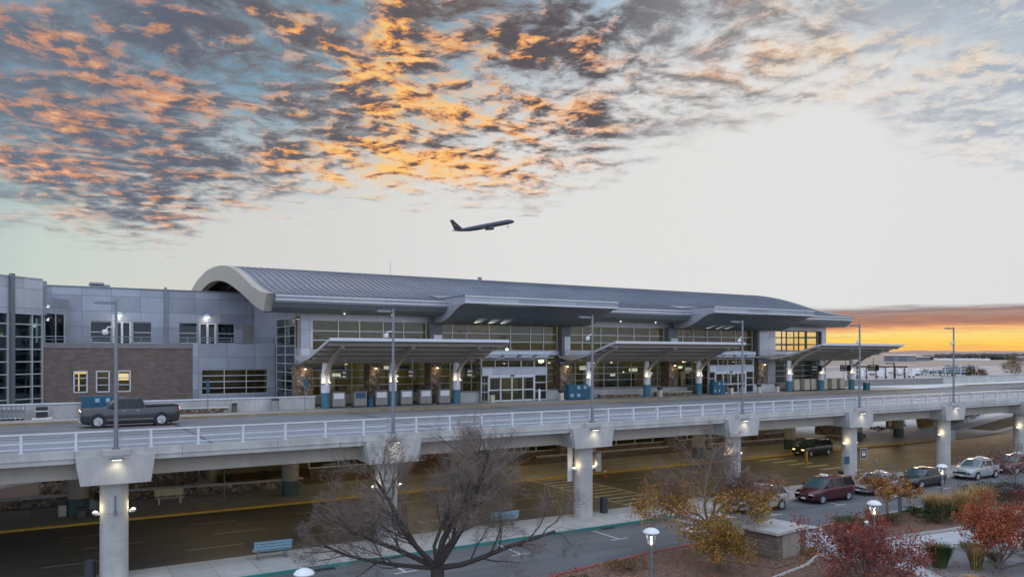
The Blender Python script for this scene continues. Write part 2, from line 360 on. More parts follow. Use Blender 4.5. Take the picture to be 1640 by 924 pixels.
# ------------------------------------------------------------------ geometry helper
class MB:
    def __init__(s): s.v = []; s.f = []; s.mi = []; s.cur = 0
    def face(s, idx): s.f.append(tuple(idx)); s.mi.append(s.cur)
    def mat(s, i): s.cur = i; return s
    def poly(s, pts):
        b = len(s.v); s.v += [tuple(p) for p in pts]; s.face(range(b, b + len(pts))); return s
    def box(s, x0, x1, y0, y1, z0, z1):
        b = len(s.v)
        s.v += [(x, y, z) for z in (z0, z1) for y in (y0, y1) for x in (x0, x1)]
        for q in ((0, 2, 3, 1), (4, 5, 7, 6), (0, 1, 5, 4), (2, 6, 7, 3), (0, 4, 6, 2), (1, 3, 7, 5)): s.face([b + i for i in q])
        return s
    def bbox(s, c, sx, sy, sz, rz=0.0, base=True):
        b = len(s.v); co, si = math.cos(rz), math.sin(rz)
        for dz in ((0, sz) if base else (-sz / 2, sz / 2)):
            for dy in (-sy / 2, sy / 2):
                for dx_ in (-sx / 2, sx / 2): s.v.append((c[0] + dx_ * co - dy * si, c[1] + dx_ * si + dy * co, c[2] + dz))
        for q in ((0, 2, 3, 1), (4, 5, 7, 6), (0, 1, 5, 4), (2, 6, 7, 3), (0, 4, 6, 2), (1, 3, 7, 5)): s.face([b + i for i in q])
        return s
    def prism(s, pts, axis, a, b_):
        def P(p, t):
            return (t, p[0], p[1]) if axis == 'x' else (p[0], t, p[1]) if axis == 'y' else (p[0], p[1], t)
        n = len(pts); b = len(s.v)
        s.v += [P(p, a) for p in pts] + [P(p, b_) for p in pts]
        s.face(range(b, b + n)); s.face(range(b + 2 * n - 1, b + n - 1, -1))
        for i in range(n): s.face((b + i, b + (i + 1) % n, b + n + (i + 1) % n, b + n + i))
        return s
    def cyl(s, x, y, z0, z1, r0, r1=None, n=20):
        return s.tube([(x, y, z0), (x, y, z1)], [r0, r0 if r1 is None else r1], n)
    def lathe(s, c, prof, n=20):
        b = len(s.v)
        for r, z in prof:
            for i in range(n):
                a = 2 * math.pi * i / n; s.v.append((c[0] + r * math.cos(a), c[1] + r * math.sin(a), c[2] + z))
        for k in range(len(prof) - 1):
            for i in range(n): s.face((b + k * n + i, b + k * n + (i + 1) % n, b + (k + 1) * n + (i + 1) % n, b + (k + 1) * n + i))
        s.face(range(b + n - 1, b - 1, -1)); e = b + (len(prof) - 1) * n; s.face(range(e, e + n))
        return s
    def tube(s, pts, rad, n=6, cap=True):
        pts = [Vector(p) for p in pts]
        if not isinstance(rad, (list, tuple)): rad = [rad] * len(pts)
        b = len(s.v); L = len(pts); up = None
        for i, p in enumerate(pts):
            t = (pts[min(i + 1, L - 1)] - pts[max(i - 1, 0)])
            if t.length < 1e-9: t = Vector((0, 0, 1))
            t.normalize()
            if up is None: up = Vector((1, 0, 0)) if abs(t.x) < .9 else Vector((0, 1, 0))
            u = (up - t * up.dot(t))
            if u.length < 1e-6: u = t.orthogonal()
            u.normalize(); w = t.cross(u); up = u
            for k in range(n):
                a = 2 * math.pi * k / n
                q = p + (u * math.cos(a) + w * math.sin(a)) * rad[i]; s.v.append((q.x, q.y, q.z))
        for i in range(L - 1):
            for k in range(n): s.face((b + i * n + k, b + i * n + (k + 1) % n, b + (i + 1) * n + (k + 1) % n, b + (i + 1) * n + k))
        if cap: s.face(range(b + n - 1, b - 1, -1)); s.face(range(b + (L - 1) * n, b + L * n))
        return s
    def grid(s, rows):
        b = len(s.v); n = len(rows[0])
        for r in rows: s.v += [tuple(p) for p in r]
        for i in range(len(rows) - 1):
            for k in range(n - 1): s.face((b + i * n + k, b + i * n + k + 1, b + (i + 1) * n + k + 1, b + (i + 1) * n + k))
        return s
    def disc(s, c, r, axis, t, n=20):      # a short drum along axis
        a = Vector(axis) * t / 2; return s.tube([Vector(c) - a, Vector(c) + a], r, n)
ROOT = {}
def link(name, mb, mats, parent=None, smooth=False, bevel=0.0):
    me = bpy.data.meshes.new(name)
    off = ROOT.get(parent.name, Vector((0, 0, 0))) if parent else Vector((0, 0, 0))
    me.from_pydata([(v[0] - off.x, v[1] - off.y, v[2] - off.z) for v in mb.v], [], mb.f)
    for m in (mats if isinstance(mats, (list, tuple)) else [mats]): me.materials.append(m)
    me.polygons.foreach_set('material_index', mb.mi)
    if smooth:
        me.polygons.foreach_set('use_smooth', [True] * len(me.polygons))
    me.update()
    o = bpy.data.objects.new(name, me); COL.objects.link(o)
    if smooth: me.set_sharp_from_angle(angle=R(38))
    if parent: o.parent = parent; ROOT[o.name] = off
    if bevel:
        b = o.modifiers.new('soft edges', 'BEVEL'); b.width = bevel; b.segments = 2; b.limit_method = 'ANGLE'; b.angle_limit = R(35)
    return o
def thing(name, label, cat, loc=(0, 0, 0), group=None, rz=0.0):
    o = bpy.data.objects.new(name, None); COL.objects.link(o); o.empty_display_size = .3
    o.location = loc; o.rotation_euler = (0, 0, rz); o['label'] = label; o['category'] = cat
    if group: o['group'] = group
    ROOT[o.name] = Vector(loc); return o
def tag(o, label, cat, group=None):
    o['label'] = label; o['category'] = cat
    if group: o['group'] = group
    return o
def struct(name, mb, mat, kind='structure', label=None, **k):
    o = link(name, mb, mat, **k); o['kind'] = kind
    if label: o['label'] = label
    return o
def dup(root, loc, rz=None, label=None):
    r = root.copy(); COL.objects.link(r); r.location = loc
    if rz is not None: r.rotation_euler = (0, 0, rz)
    if label: r['label'] = label
    ROOT[r.name] = Vector(loc)
    def rec(src, dst):
        for ch in list(src.children):
            c = ch.copy(); COL.objects.link(c); c.parent = dst; rec(ch, c)
    rec(root, r)
    return r
def light(parent, loc, energy, col=(1, .8, .5), size=.08, kind='POINT', aim=None, spot=100, area=None):
    l = bpy.data.lights.new('lamp_light', kind); l.energy = energy; l.color = col
    if kind == 'AREA':
        l.shape = 'RECTANGLE'; l.size, l.size_y = area
    else: l.shadow_soft_size = size
    if kind == 'SPOT': l.spot_size = R(spot); l.spot_blend = 1.0
    o = bpy.data.objects.new('lamp_light', l); COL.objects.link(o)
    o.parent = parent; o.location = Vector(loc) - ROOT.get(parent.name, Vector((0, 0, 0)))
    if aim: o.rotation_euler = Vector(aim).to_track_quat('-Z', 'Y').to_euler()
    return o

# ------------------------------------------------------------------ ground, roads, kerbs
def sheet(x0, x1, y0, y1, z): return MB().poly([(x0, y0, z), (x1, y0, z), (x1, y1, z), (x0, y1, z)])
struct('ground', sheet(-9000, 30000, -6000, 30000, -.02), m_field)
struct('airport_apron', MB().poly([(95, 82, 0), (420, 82, 0), (900, 330, 0), (760, 520, 0), (95, 300, 0)]), m_apron)
m_run = M('runway_concrete', (.25, .225, .215), .9, .2, .02)
struct('taxiway', MB().poly([(420, 330, 0.01), (1500, 560, 0.01), (1500, 640, 0.01), (420, 390, 0.01)]), m_run)
struct('runway', MB().poly([(500, 560, 0.01), (2600, 980, 0.01), (2600, 1130, 0.01), (500, 640, 0.01)]), m_run)
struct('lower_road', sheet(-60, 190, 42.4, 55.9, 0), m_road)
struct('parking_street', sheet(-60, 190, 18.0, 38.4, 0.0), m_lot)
# near pavement with its teal kerb, far pavement with its yellow kerb
struct('near_sidewalk', MB().box(-60, 190, 38.56, 42.25, -.1, .13), m_walk)
struct('teal_kerb', MB().box(-60, 36.5, 38.40, 38.57, -.1, .136), m_tealk)
struct('near_kerb', MB().box(36.5, 190, 38.40, 38.57, -.1, .136).box(-60, 190, 42.24, 42.40, -.1, .136), m_kerb)
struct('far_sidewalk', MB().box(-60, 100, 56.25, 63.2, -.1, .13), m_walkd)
struct('plaza', MB().poly([(78, 56.25, .137), (100, 56.25, .137), (113, 58.2, .137), (124, 61.0, .137), (160, 67.0, .137), (160, 84, .137), (78, 84, .137)]), m_plaza)
struct('plaza_kerb', MB().prism([(100, 55.9), (113, 57.85), (124, 60.6), (160, 66.8), (160, 67.2), (124, 61.05), (113, 58.25), (100, 56.26)], 'z', -.1, .142), m_kerb)
struct('yellow_kerb', MB().box(-60, 100, 55.90, 56.26, -.1, .137), m_yelk)
struct('terminal_forecourt', sheet(-60, 100, 63.2, 140, .03), m_mulch)
struct('brown_lawn', MB().poly([(113, 58.4, .145), (124, 61.1, .145), (160, 67.2, .145), (160, 75.6, .145), (143, 70.9, .145), (113, 62.0, .145)]), m_lawn)
struct('side_path', MB().poly([(106, 60.4, .16), (111, 61.8, .16), (143, 71.2, .16), (160, 76, .16), (160, 77.8, .16), (143, 73.0, .16), (111, 63.6, .16), (106, 62.2, .16)]), m_path)
mk = MB()
for y, off in ((45.75, 0), (49.1, 2.0), (52.45, 1.0)):
    x = -20 + off
    while x < 150:
        if not (34.5 < x < 40.5 or 60.5 < x < 67): mk.poly([(x, y - .06, .006), (x + 3.0, y - .06, .006), (x + 3.0, y + .06, .006), (x, y + .06, .006)])
        x += 6.8
for x in (35.85, 39.6): mk.poly([(x - .09, 43, .008), (x + .09, 43, .008), (x + .09, 55.7, .008), (x - .09, 55.7, .008)])
for k in range(11):
    y = 43.6 + k * 1.16; mk.poly([(35.95, y, .006), (39.5, y, .006), (39.5, y + .28, .006), (35.95, y + .28, .006)])
for k in range(7):
    y = 43.6 + k * 1.8; mk.poly([(62.3, y, .006), (65.6, y, .006), (65.6, y + .62, .006), (62.3, y + .62, .006)])
struct('lane_markings', mk, m_line_y)
mk = MB()
for k in range(-3, 18):
    x = 8.9 + k * 6.65
    mk.poly([(x, 35.7, .006), (x + .1, 35.7, .006), (x + .1, 38.1, .006), (x, 38.1, .006)])
    mk.poly([(x - .55, 35.6, .009), (x + .65, 35.6, .009), (x + .65, 35.7, .009), (x - .55, 35.7, .009)])
struct('parking_markings', mk, m_line)
# planting bed along the street, gravel bed, paths and island
def curve(pts, z): return [(x, y, z) for x, y in pts]
bed_l = [(-40, 8), (30.0, 8), (36.5, 23.2), (35.0, 26.4), (36.9, 30.3), (35.3, 31.5), (32.2, 32.1), (28.0, 31.9), (21.6, 31.0), (10, 25.6), (-40, 20)]
struct('mulch_bed', MB().prism(bed_l, 'z', -.1, .10), m_mulch)
mb = MB()
ring = [(10, 25.6), (21.6, 31.0), (28.0, 31.9), (32.2, 32.1), (35.3, 31.5)]
for (a, b) in zip(ring[:-1], ring[1:]): mb.prism([a, b, (b[0], b[1] + .22), (a[0], a[1] + .22)], 'z', -.1, .15)
struct('red_kerb', mb, m_redk)
struct('footpath', MB().prism([(30.0, 8), (36.5, 23.2), (35.0, 26.4), (36.9, 30.3), (38.6, 31.2), (40.3, 30.2), (41.0, 28.4), (43.2, 27.0), (47.0, 26.6), (51, 25.4), (58, 22.5), (66, 20.0), (66, 8)], 'z', -.1, .085), m_path)
isl = [(40.3, 30.6), (41.2, 28.7), (43.3, 27.4), (47.0, 27.0), (51.0, 26.9), (56, 27.6), (61, 29.0), (64.0, 30.6), (63.2, 31.9), (60, 32.3), (54, 31.9), (49, 31.7), (44, 31.6), (41.2, 31.5)]
struct('island_bed', MB().prism(isl, 'z', -.1, .13), m_mulch)
mb = MB()
for i in range(len(isl)):
    a, b = isl[i], isl[(i + 1) % len(isl)]
    ctr = Vector((51, 29.7)); A, B = Vector(a), Vector(b)
    A2, B2 = A + (A - ctr).normalized() * .22, B + (B - ctr).normalized() * .22
    mb.prism([a, b, tuple(B2), tuple(A2)], 'z', -.1, .16)
struct('island_kerb', mb, m_kerb)
struct('gravel_bed', MB().prism([(32.5, 8), (36.0, 18.0), (37.0, 21.6), (38.3, 23.4), (41.4, 24.4), (44.0, 24.2), (46.5, 22.6), (50, 21.2), (58, 18), (58, 8)], 'z', -.1, .12), m_gravel)
struct('box_bed', MB().prism([(29.9, 29.0), (31.2, 26.4), (35.0, 26.9), (36.2, 28.0), (35.4, 29.2), (33, 30.4)], 'z', -.05, .14), m_mulch)

# far hills, far woods
def ridge(name, d0, az0, az1, h, seed, mat, n=90, depth=1500):
    rn = random.Random(seed); ph = [rn.uniform(0, 6.28) for _ in range(6)]
    rows = [[], [], []]
    for i in range(n + 1):
        a = R(az0 + (az1 - az0) * i / n); t = i / n
        e = min(1, t * 6, (1 - t) * 6)
        z = h * e * (.62 + .16 * math.sin(5 * t * 3 + ph[0]) + .12 * math.sin(11 * t * 3 + ph[1]) + .07 * math.sin(29 * t * 3 + ph[2]) + .04 * math.sin(71 * t * 3 + ph[3]))
        u = (math.sin(a), math.cos(a))
        rows[0].append((u[0] * d0, u[1] * d0, -5)); rows[1].append((u[0] * (d0 + depth), u[1] * (d0 + depth), z)); rows[2].append((u[0] * (d0 + 2 * depth), u[1] * (d0 + 2 * depth), -5))
    return struct(name, MB().grid(rows), mat)
m_hill = M('far_hill_scrub', (.34, .235, .205), .95, .15, .0006)
ridge('hills', 16000, 20, 88, 150, 4, m_hill, depth=2500)

# ------------------------------------------------------------------ elevated roadway
deck = thing('elevated_roadway', 'long concrete elevated roadway with pale edge beam in front of the terminal', 'bridge', (30, 41, 0))
link('road_surface', MB().poly([(-30, 40.9, 6.0), (112, 40.9, 6.0), (112, 60.4, 6.0), (-30, 60.4, 6.0)]).poly([(112, 57.4, 6.0), (170, 57.4, 6.0), (170, 66.6, 6.0), (112, 66.6, 6.0)]), m_deck, deck)
link('concrete_lane', MB().poly([(-30, 40.9, 6.004), (112, 40.9, 6.004), (112, 49.6, 6.004), (-30, 49.6, 6.004)]), M('lane_concrete', (.22, .235, .26), .75, .3, .5, bmp=.15, streak=.1), deck)
link('slab', MB().box(-30, 112, 40.9, 60.5, 5.66, 5.99).box(112, 170, 57.4, 66.6, 5.66, 5.99), m_conc_d, deck)
mb = MB()
x = -30
while x < 112:
    x2 = min(x + 4.52, 112); mb.box(x, x2 - .015, 40.45, 40.88, 5.71, 6.27); x = x2
mb.box(-30, 112, 40.40, 40.448, 5.93, 5.985)
link('edge_beam', mb, m_conc, deck)
mb = MB()
for y0, y1 in ((41.6, 42.5), (46.5, 47.4), (51.6, 52.5), (56.5, 57.4)): mb.box(-30, 112, y0, y1, 4.86, 5.655)
link('girder', mb, m_girder, deck)
link('sidewalk', MB().box(-30, 112, 60.86, 66.4, 5.7, 6.15).box(-30, 20.0, 64.2, 64.5, 5.4, 6.148), m_walkd, deck)
mb = MB().box(-30, 100, 60.5, 60.86, 5.7, 6.157)
link('yellow_kerb', mb.prism([(100, 60.5), (118, 64.6), (190, 66.6), (190, 67), (118, 65.0), (100, 60.86)], 'z', 5.7, 6.157), m_yelk2, deck)
link('white_terrace', MB().prism([(100.0, 60.9), (118, 65.0), (190, 67.0), (190, 70.2), (94, 70.2), (94, 66.45), (100, 66.45)], 'z', 5.7, 6.154), m_plaza, deck)
for k in range(9):
    x = 8 + k * 13.5; link('deck_joint', MB().poly([(x, 40.95, 6.009), (x + .12, 40.95, 6.009), (x + .12, 60.4, 6.009), (x, 60.4, 6.009)]), m_black, deck)
PX = [3.3 + 13.6 * i for i in range(-1, 9)]
fence = thing('bridge_railing', 'white metal railing of posts and two lower rails along the roadway edge', 'railing', (30, 40.66, 6.27))
link('top_rail', MB().box(-30, 112, 40.59, 40.71, 7.06, 7.125), m_rail, fence)
link('lower_rail', MB().box(-30, 112, 40.62, 40.68, 6.66, 6.73), m_rail_shade, fence)
link('lower_rail', MB().box(-30, 112, 40.62, 40.68, 6.41, 6.465), m_rail_shade, fence)
link('wire', MB().box(-30, 112, 40.645, 40.655, 6.93, 6.94).box(-30, 112, 40.645, 40.655, 6.84, 6.85), m_rail, fence)
p0 = None
for p in PX:
    for o in (0, 1.5, 3.6, 5.7, 7.8, 9.9, 12.0):
        if p + o > 111 or p + o < -12: continue
        if p0 is None:
            p0 = link('post', MB().box(p + o - .055, p + o + .055, 40.56, 40.74, 6.27, 7.048).box(p + o - .12, p + o + .12, 40.52, 40.80, 6.272, 6.30), m_rail, fence); px0 = p + o
        else:
            q = p0.copy(); COL.objects.link(q); q.location.x = p + o - px0

ANCH = ['beside the grey pickup', 'behind the big bare tree', 'with the litter bin at its foot', 'behind the leafy autumn tree', 'with the bus sign on its side', 'beside the silver taxi', 'at the right edge of the photo', 'beyond the right edge of the photo']
pier = thing('bridge_pier', 'round concrete bridge pier ' + ANCH[0], 'bridge pier', (PX[1], 41.3, .12), 'piers carrying the elevated roadway')
def build_pier(pr):
    x = ROOT[pr.name].x
    link('column', MB().lathe((x, 41.3, 0), [(.61, .12), (.61, 1.93), (.597, 1.94), (.597, 1.97), (.61, 1.98), (.61, 3.22), (.597, 3.23), (.597, 3.26), (.61, 3.27), (.61, 4.735)], 32), m_conc, pr, smooth=True)
    mb = MB(); pts = []
    prof = [(-1.42, 4.74), (1.42, 4.74), (1.60, 5.98), (-1.60, 5.98)]
    mb.prism([(x + a, z) for a, z in prof], 'y', 40.15, 40.44)
    mb.prism([(x + a, min(z, 5.65)) for a, z in prof], 'y', 40.44, 60.2)
    mb.box(x - .58, x + .58, 40.12, 40.95, 5.982, 6.285)
    link('cap', mb, m_conc, pr, bevel=.03)
    fx = link('flood_lamp', MB().box(x - .28, x + .28, 39.86, 40.118, 5.84, 5.93), m_galv, pr)
    link('bulb', MB().box(x - .2, x + .2, 39.90, 40.08, 5.815, 5.838), m_bulbw, fx)
    light(pr, (x, 39.80, 5.72), 16, (1, .88, .66), .05, 'SPOT', (0, .5, -1), 130)
    for s in (-1, 1):
        sc = link('sconce', MB().lathe((x + s * .80, 41.2, 3.2), [(.05, 0), (.11, .05), (.14, .13), (.13, .14)], 12).box(x + s * .70 - .08, x + s * .70 + .08, 41.14, 41.26, 3.2, 3.3), m_white, pr)
        link('bulb', MB().lathe((x + s * .80, 41.2, 3.34), [(.09, 0), (.09, .02), (.03, .05)], 10), m_bulbw, sc)
        light(pr, (x + s * .80, 41.0, 3.52), 9, (1, .78, .42), .06)
build_pier(pier)
for i in range(1, 8): dup(pier, (PX[i + 1], 41.3, .12), label='round concrete bridge pier ' + ANCH[i])
pl = thing('drain_panel', 'white vertical panel on the pier with the litter bin', 'panel', (30.0, 41.9, 1.6))
link('panel', MB().box(29.62, 29.98, 41.75, 41.83, 2.4, 5.3), m_white, pl)
tag(link('control_cabinet', MB().box(31.35, 31.75, 41.0, 41.5, 3.0, 4.2), m_counter, bevel=.02), 'grey electrical cabinet fixed to the right side of the third pier', 'cabinet')
tag(link('downpipe', MB().tube([(3.3, 40.66, 3.35), (3.3, 40.66, 4.1)], .035, 8).box(3.24, 3.36, 40.55, 40.69, 3.2, 3.4), m_galv), 'small grey pipe bracket on the front of the left pier', 'pipe')

# inner row of columns under the deck, dark green foot
ic = thing('inner_column', 'olive column with dark green foot beside the standing person', 'column', (2.6, 59, .13), 'olive columns with green feet under the roadway')
link('shaft', MB().cyl(2.6, 59, 1.25, 5.66, .62, n=28), m_olive, ic, smooth=True)
link('green_foot', MB().cyl(2.6, 59, .13, 1.25, .63, n=28), m_green, ic, smooth=True)
for x, l in ((16.5, 'olive column with dark green foot at left edge of the bare tree'), (30.6, 'olive column with dark green foot behind the zebra crossing'), (44.3, 'olive column with dark green foot between crossing and dark car'),
             (58.2, 'olive column with dark green foot left of the dark car'), (72.0, 'olive column with dark green foot right behind the dark car'), (85.6, 'olive column with dark green foot half hidden by the bus sign pier'), (94.0, 'dark green column standing free on the pale plaza')):
    dup(ic, (x, 59 if x < 80 else 60.2, .13), label=l)

# lamp posts on the roadway edge
lp = thing('lamp_post', 'tall galvanised lamp post in front of the grey pickup', 'lamp post', (PX[1], 40.32, 6.28), 'lamp posts along the roadway edge')
x = PX[1]
link('pole', MB().tube([(x, 40.32, 6.28), (x, 40.32, 13.1)], [.095, .062], 14).bbox((x, 40.32, 6.286), .34, .34, .05), m_galv, lp, smooth=True)
a_ = link('arm', MB().tube([(x, 40.32, 12.95), (x - .15, 40.5, 12.97)], .04, 8), m_galv, lp)
link('lamp_head', MB().prism([(x - .85, 12.92), (x - .12, 12.92), (x - .05, 13.02), (x - .7, 13.04), (x - .88, 12.98)], 'y', 40.35, 40.68), m_galv, lp)
link('camera_arm', MB().tube([(x, 40.32, 11.9), (x - .35, 40.2, 11.85), (x - .42, 40.2, 11.72)], .03, 6).lathe((x - .45, 40.2, 11.48), [(.02, 0), (.12, .06), (.13, .18), (.10, .26)], 10), m_white, lp)
for i, l in enumerate(('tall lamp post behind the top of the bare tree', 'tall lamp post in front of the left terminal entrance', 'tall lamp post in front of the right terminal entrance', 'tall lamp post by the tip of the rightmost canopy', 'tall dark lamp post standing against the sunset')):
    dup(lp, (PX[i + 2], 40.32, 6.28), label=l)

# ------------------------------------------------------------------ main terminal hall
hall = thing('terminal_hall', 'long airport terminal hall with curved grey metal roof and glazed front', 'terminal', (55, 68.5, 0))
RP = [(65.0, 15.50), (66.4, 15.66), (67.8, 15.90), (70.5, 16.56), (73.3, 17.45), (76.4, 18.36), (79.65, 19.04), (82.5, 19.42), (85.6, 19.62), (88.5, 19.68), (91.2, 19.62), (94, 19.36), (97, 18.95), (100, 18.3), (103, 17.5), (106, 16.5), (109, 15.6)]
XA, XB = 16.4, 91.9
def smooth_prof(P, k=3):
    out = []
    for i in range(len(P) - 1):
        p0, p1, p2, p3 = P[max(i - 1, 0)], P[i], P[i + 1], P[min(i + 2, len(P) - 1)]
        for j in range(k):
            t = j / k
            out.append(tuple(.5 * (2 * p1[q] + (p2[q] - p0[q]) * t + (2 * p0[q] - 5 * p1[q] + 4 * p2[q] - p3[q]) * t * t + (3 * p1[q] - p0[q] - 3 * p2[q] + p3[q]) * t ** 3) for q in (0, 1)))
    out.append(P[-1]); return out
RS = smooth_prof(RP)
rows = [[(XA, y, z) for y, z in RS], [(XB, y, z) for y, z in RS]]
mb = MB().grid(rows)
x = XA + .45
while x < XB:                                  # standing seams
    for (a, b) in zip(RS[:26], RS[1:27]):
        mb.poly([(x, a[0], a[1] + .09), (x + .05, a[0], a[1] + .09), (x + .05, b[0], b[1] + .09), (x, b[0], b[1] + .09)])
        mb.poly([(x, a[0], a[1]), (x, a[0], a[1] + .09), (x, b[0], b[1] + .09), (x, b[0], b[1])])
    x += .62
roof = link('roof', mb, m_roof, hall)
link('ridge_vent', MB().cyl(46.5, 84, 19.5, 20.0, .25, n=10), m_galv, roof)
# arched end trim
IN = [(66.2, 14.2), (69.1, 14.75), (72.6, 15.75), (76.4, 16.75), (80.5, 17.65), (85, 18.2), (90, 18.25), (95.7, 17.5), (101, 16.2), (108, 14.4)]
INs = smooth_prof(IN)
for nm, xa, xb in (('arch_trim', XA - .12, XA + .55), ('arch_trim', XB - .5, XB + .10)):
    mb = MB(); o_ = RS; n = len(INs)
    def at(P, t):
        f = t * (len(P) - 1); i = min(int(f), len(P) - 2); u = f - i
        return tuple(P[i][q] * (1 - u) + P[i + 1][q] * u for q in (0, 1))
    K = 40
    for k in range(K):
        a, b = at(RS, k / K), at(RS, (k + 1) / K); c, d = at(INs, (k + 1) / K), at(INs, k / K)
        mb.poly([(xa, a[0], a[1] + .10), (xa, b[0], b[1] + .10), (xa, c[0], c[1]), (xa, d[0], d[1])][::-1])
        mb.poly([(xb, a[0], a[1] + .10), (xb, b[0], b[1] + .10), (xb, c[0], c[1]), (xb, d[0], d[1])])
        mb.poly([(xa, a[0], a[1] + .10), (xb, a[0], a[1] + .10), (xb, b[0], b[1] + .10), (xa, b[0], b[1] + .10)])
        mb.poly([(xa, d[0], d[1]), (xb, d[0], d[1]), (xb, c[0], c[1]), (xa, c[0], c[1])][::-1])
    a, d = at(RS, 0), at(INs, 0)
    mb.poly([(xa, a[0], a[1] + .10), (xb, a[0], a[1] + .10), (xb, d[0], d[1]), (xa, d[0], d[1])])
    link(nm, mb, m_roofw, roof)
# eave fascia and soffit
link('fascia', MB().prism([(64.92, 15.48), (65.02, 15.50), (65.02, 14.92), (64.98, 14.92)], 'x', XA + .56, XB - .51), m_fascia, hall)
link('gutter_band', MB().box(XA + .56, XB - .51, 64.86, 64.915, 15.05, 15.16).box(XA + .56, XB - .51, 64.86, 64.915, 15.38, 15.5), m_mull, hall)
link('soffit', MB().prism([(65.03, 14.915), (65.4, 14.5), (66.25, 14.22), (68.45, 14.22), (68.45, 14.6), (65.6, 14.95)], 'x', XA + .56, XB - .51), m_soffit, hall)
# front wall: header, end walls, rear wall, floor slab
mb = MB()
mb.box(20.10, 90.85, 68.5, 68.9, 13.70, 14.215)
mb.box(20.10, 21.13, 68.49, 69.6, 6.1, 13.69)
link('front_wall', mb, m_panel_l, hall)
mb = MB().prism([(69.6, 5.0), (77.0, 5.0), (77.0, 11.2), (69.6, 11.2)], 'x', 20.10, 20.3)
mb.prism([(68.92, 14.0), (108, 14.0), (104, 17.0), (100, 18.1), (94, 19.2), (88, 19.5), (82, 19.25), (76.4, 18.2), (70.5, 16.4), (68.92, 15.9)], 'x', 20.12, 20.4)
mb.prism([(76.5, 5.0), (108, 5.0), (108, 13.99), (76.5, 13.99)], 'x', 20.10, 20.3)
link('side_wall', mb, m_panel, hall)
mb = MB().prism([(68.92, 14.0), (108, 14.0), (104, 17.0), (100, 18.1), (94, 19.2), (88, 19.5), (82, 19.25), (76.4, 18.2), (70.5, 16.4), (68.92, 15.9)], 'x', 90.5, 90.8)
mb.prism([(78, 5.0), (108, 5.0), (108, 13.99), (78, 13.99)], 'x', 90.55, 90.83)
mb.prism([(68.9, 5.0), (78, 5.0), (78, 10.9), (68.9, 10.9)], 'x', 90.55, 90.83)
mb.box(89.94, 90.85, 68.49, 69.3, 6.1, 13.69)
link('side_wall', mb, m_panel_l, hall)
link('rear_wall', MB().box(20.3, 84.2, 80.0, 80.3, 6.0, 14.2).box(80.5, 80.7, 70.3, 80.0, 6.2, 14.2), m_inter, hall)
link('floor_slab', MB().box(20.3, 90.5, 69.7, 108, 5.7, 6.15), m_floor_in, hall)
link('hall_ceiling', MB().box(20.4, 90.4, 68.95, 80.0, 14.24, 14.4), m_ceil, hall)
# upper glazing in bays: each window its pane and its frame
BAYS = [([21.13, 23.52, 25.51, 27.8, 29.84, 32.18], 11.0), ([33.56, 34.97, 36.55, 39.09, 41.57, 43.98, 45.6, 47.34], 11.0), ([48.54, 50.59, 53.12, 55.46, 57.78, 60.08, 62.24], 11.0), ([63.75, 65.15, 66.84, 69.12, 71.47, 73.93, 76.86], 11.0)]
def glazing(parent, xs, y, z0, z1, bars, gmat=m_glass, fmat=m_mull, w=.075, name='window', t=.1):
    wn = link(name, MB().poly([(xs[0], y + .05, z0), (xs[-1], y + .05, z0), (xs[-1], y + .05, z1), (xs[0], y + .05, z1)]), gmat, parent)
    mb = MB()
    for x in xs: mb.box(x - w / 2, x + w / 2, y - t / 2, y + t / 2 + .02, z0, z1)
    for z in bars:
        for a, b in zip(xs[:-1], xs[1:]): mb.box(a + w / 2, b - w / 2, y - t / 2 + .01, y + t / 2, z - w / 2, z + w / 2)
    link('frame', mb, fmat, wn); return wn
for xs, z0 in BAYS:
    glazing(hall, xs, 68.7, z0, 13.695, (11.03, 11.9, 12.72, 13.66))
# white wall and the see-through corner glazing at the right end
link('end_panel', MB().box(77.24, 80.9, 68.5, 68.8, 6.2, 13.69).box(80.9, 89.94, 68.5, 68.8, 10.6, 11.05), m_panel_l, hall)
glazing(hall, [80.95, 83.2, 85.6, 86.9, 89.2, 89.9], 68.7, 11.06, 13.69, (11.1, 11.95, 12.8, 13.65), gmat=m_glass_c, fmat=m_dkmet, w=.12)
sw = link('window', MB().poly([(90.7, 69.3, 10.91), (90.7, 78, 10.91), (90.7, 78, 13.98), (90.7, 69.3, 13.98)]), m_glass_c, hall)
mb = MB()
for y in (69.4, 71.5, 73.6, 75.7, 77.9): mb.box(90.62, 90.74, y - .06, y + .06, 10.91, 13.98)
for z in (11.95, 13.0): mb.box(90.64, 90.72, 69.46, 77.84, z - .05, z + .05)
link('frame', mb, m_dkmet, sw)
# structural piers between the bays
for x0, x1 in ((32.25, 33.5), (47.4, 48.48), (62.3, 63.68), (76.95, 77.23)):
    link('wall_pier', MB().box(x0, x0 + .35, 67.9, 69.0, 6.15, 13.695).box(x0 + .35, x1, 67.95, 69.0, 12.5, 13.695), m_pierd, hall)
    link('pier_panel', MB().box(x0 + .351, x1 if x1 - x0 > .5 else x1 + .8, 67.90, 69.0, 10.99, 12.49), m_panel_l, hall)
# belt and lower glazing
link('belt', MB().box(21.13, 77.2, 68.45, 70.1, 10.55, 10.985), m_panel_l, hall)
def lower_bay(x0, x1, step=1.9):
    n = max(1, round((x1 - x0) / step)); xs = [x0 + (x1 - x0) * i / n for i in range(n + 1)]
    glazing(hall, xs, 70.0, 6.9, 10.54, (6.95, 7.8, 8.5, 9.2, 9.9, 10.5), w=.07)
    return MB().box(x0, x1, 69.9, 70.2, 6.15, 6.895)
for a, b in ((21.2, 35.4), (44.7, 64.4), (73.2, 89.9)):
    link('plinth', lower_bay(a, b), m_conc, hall)
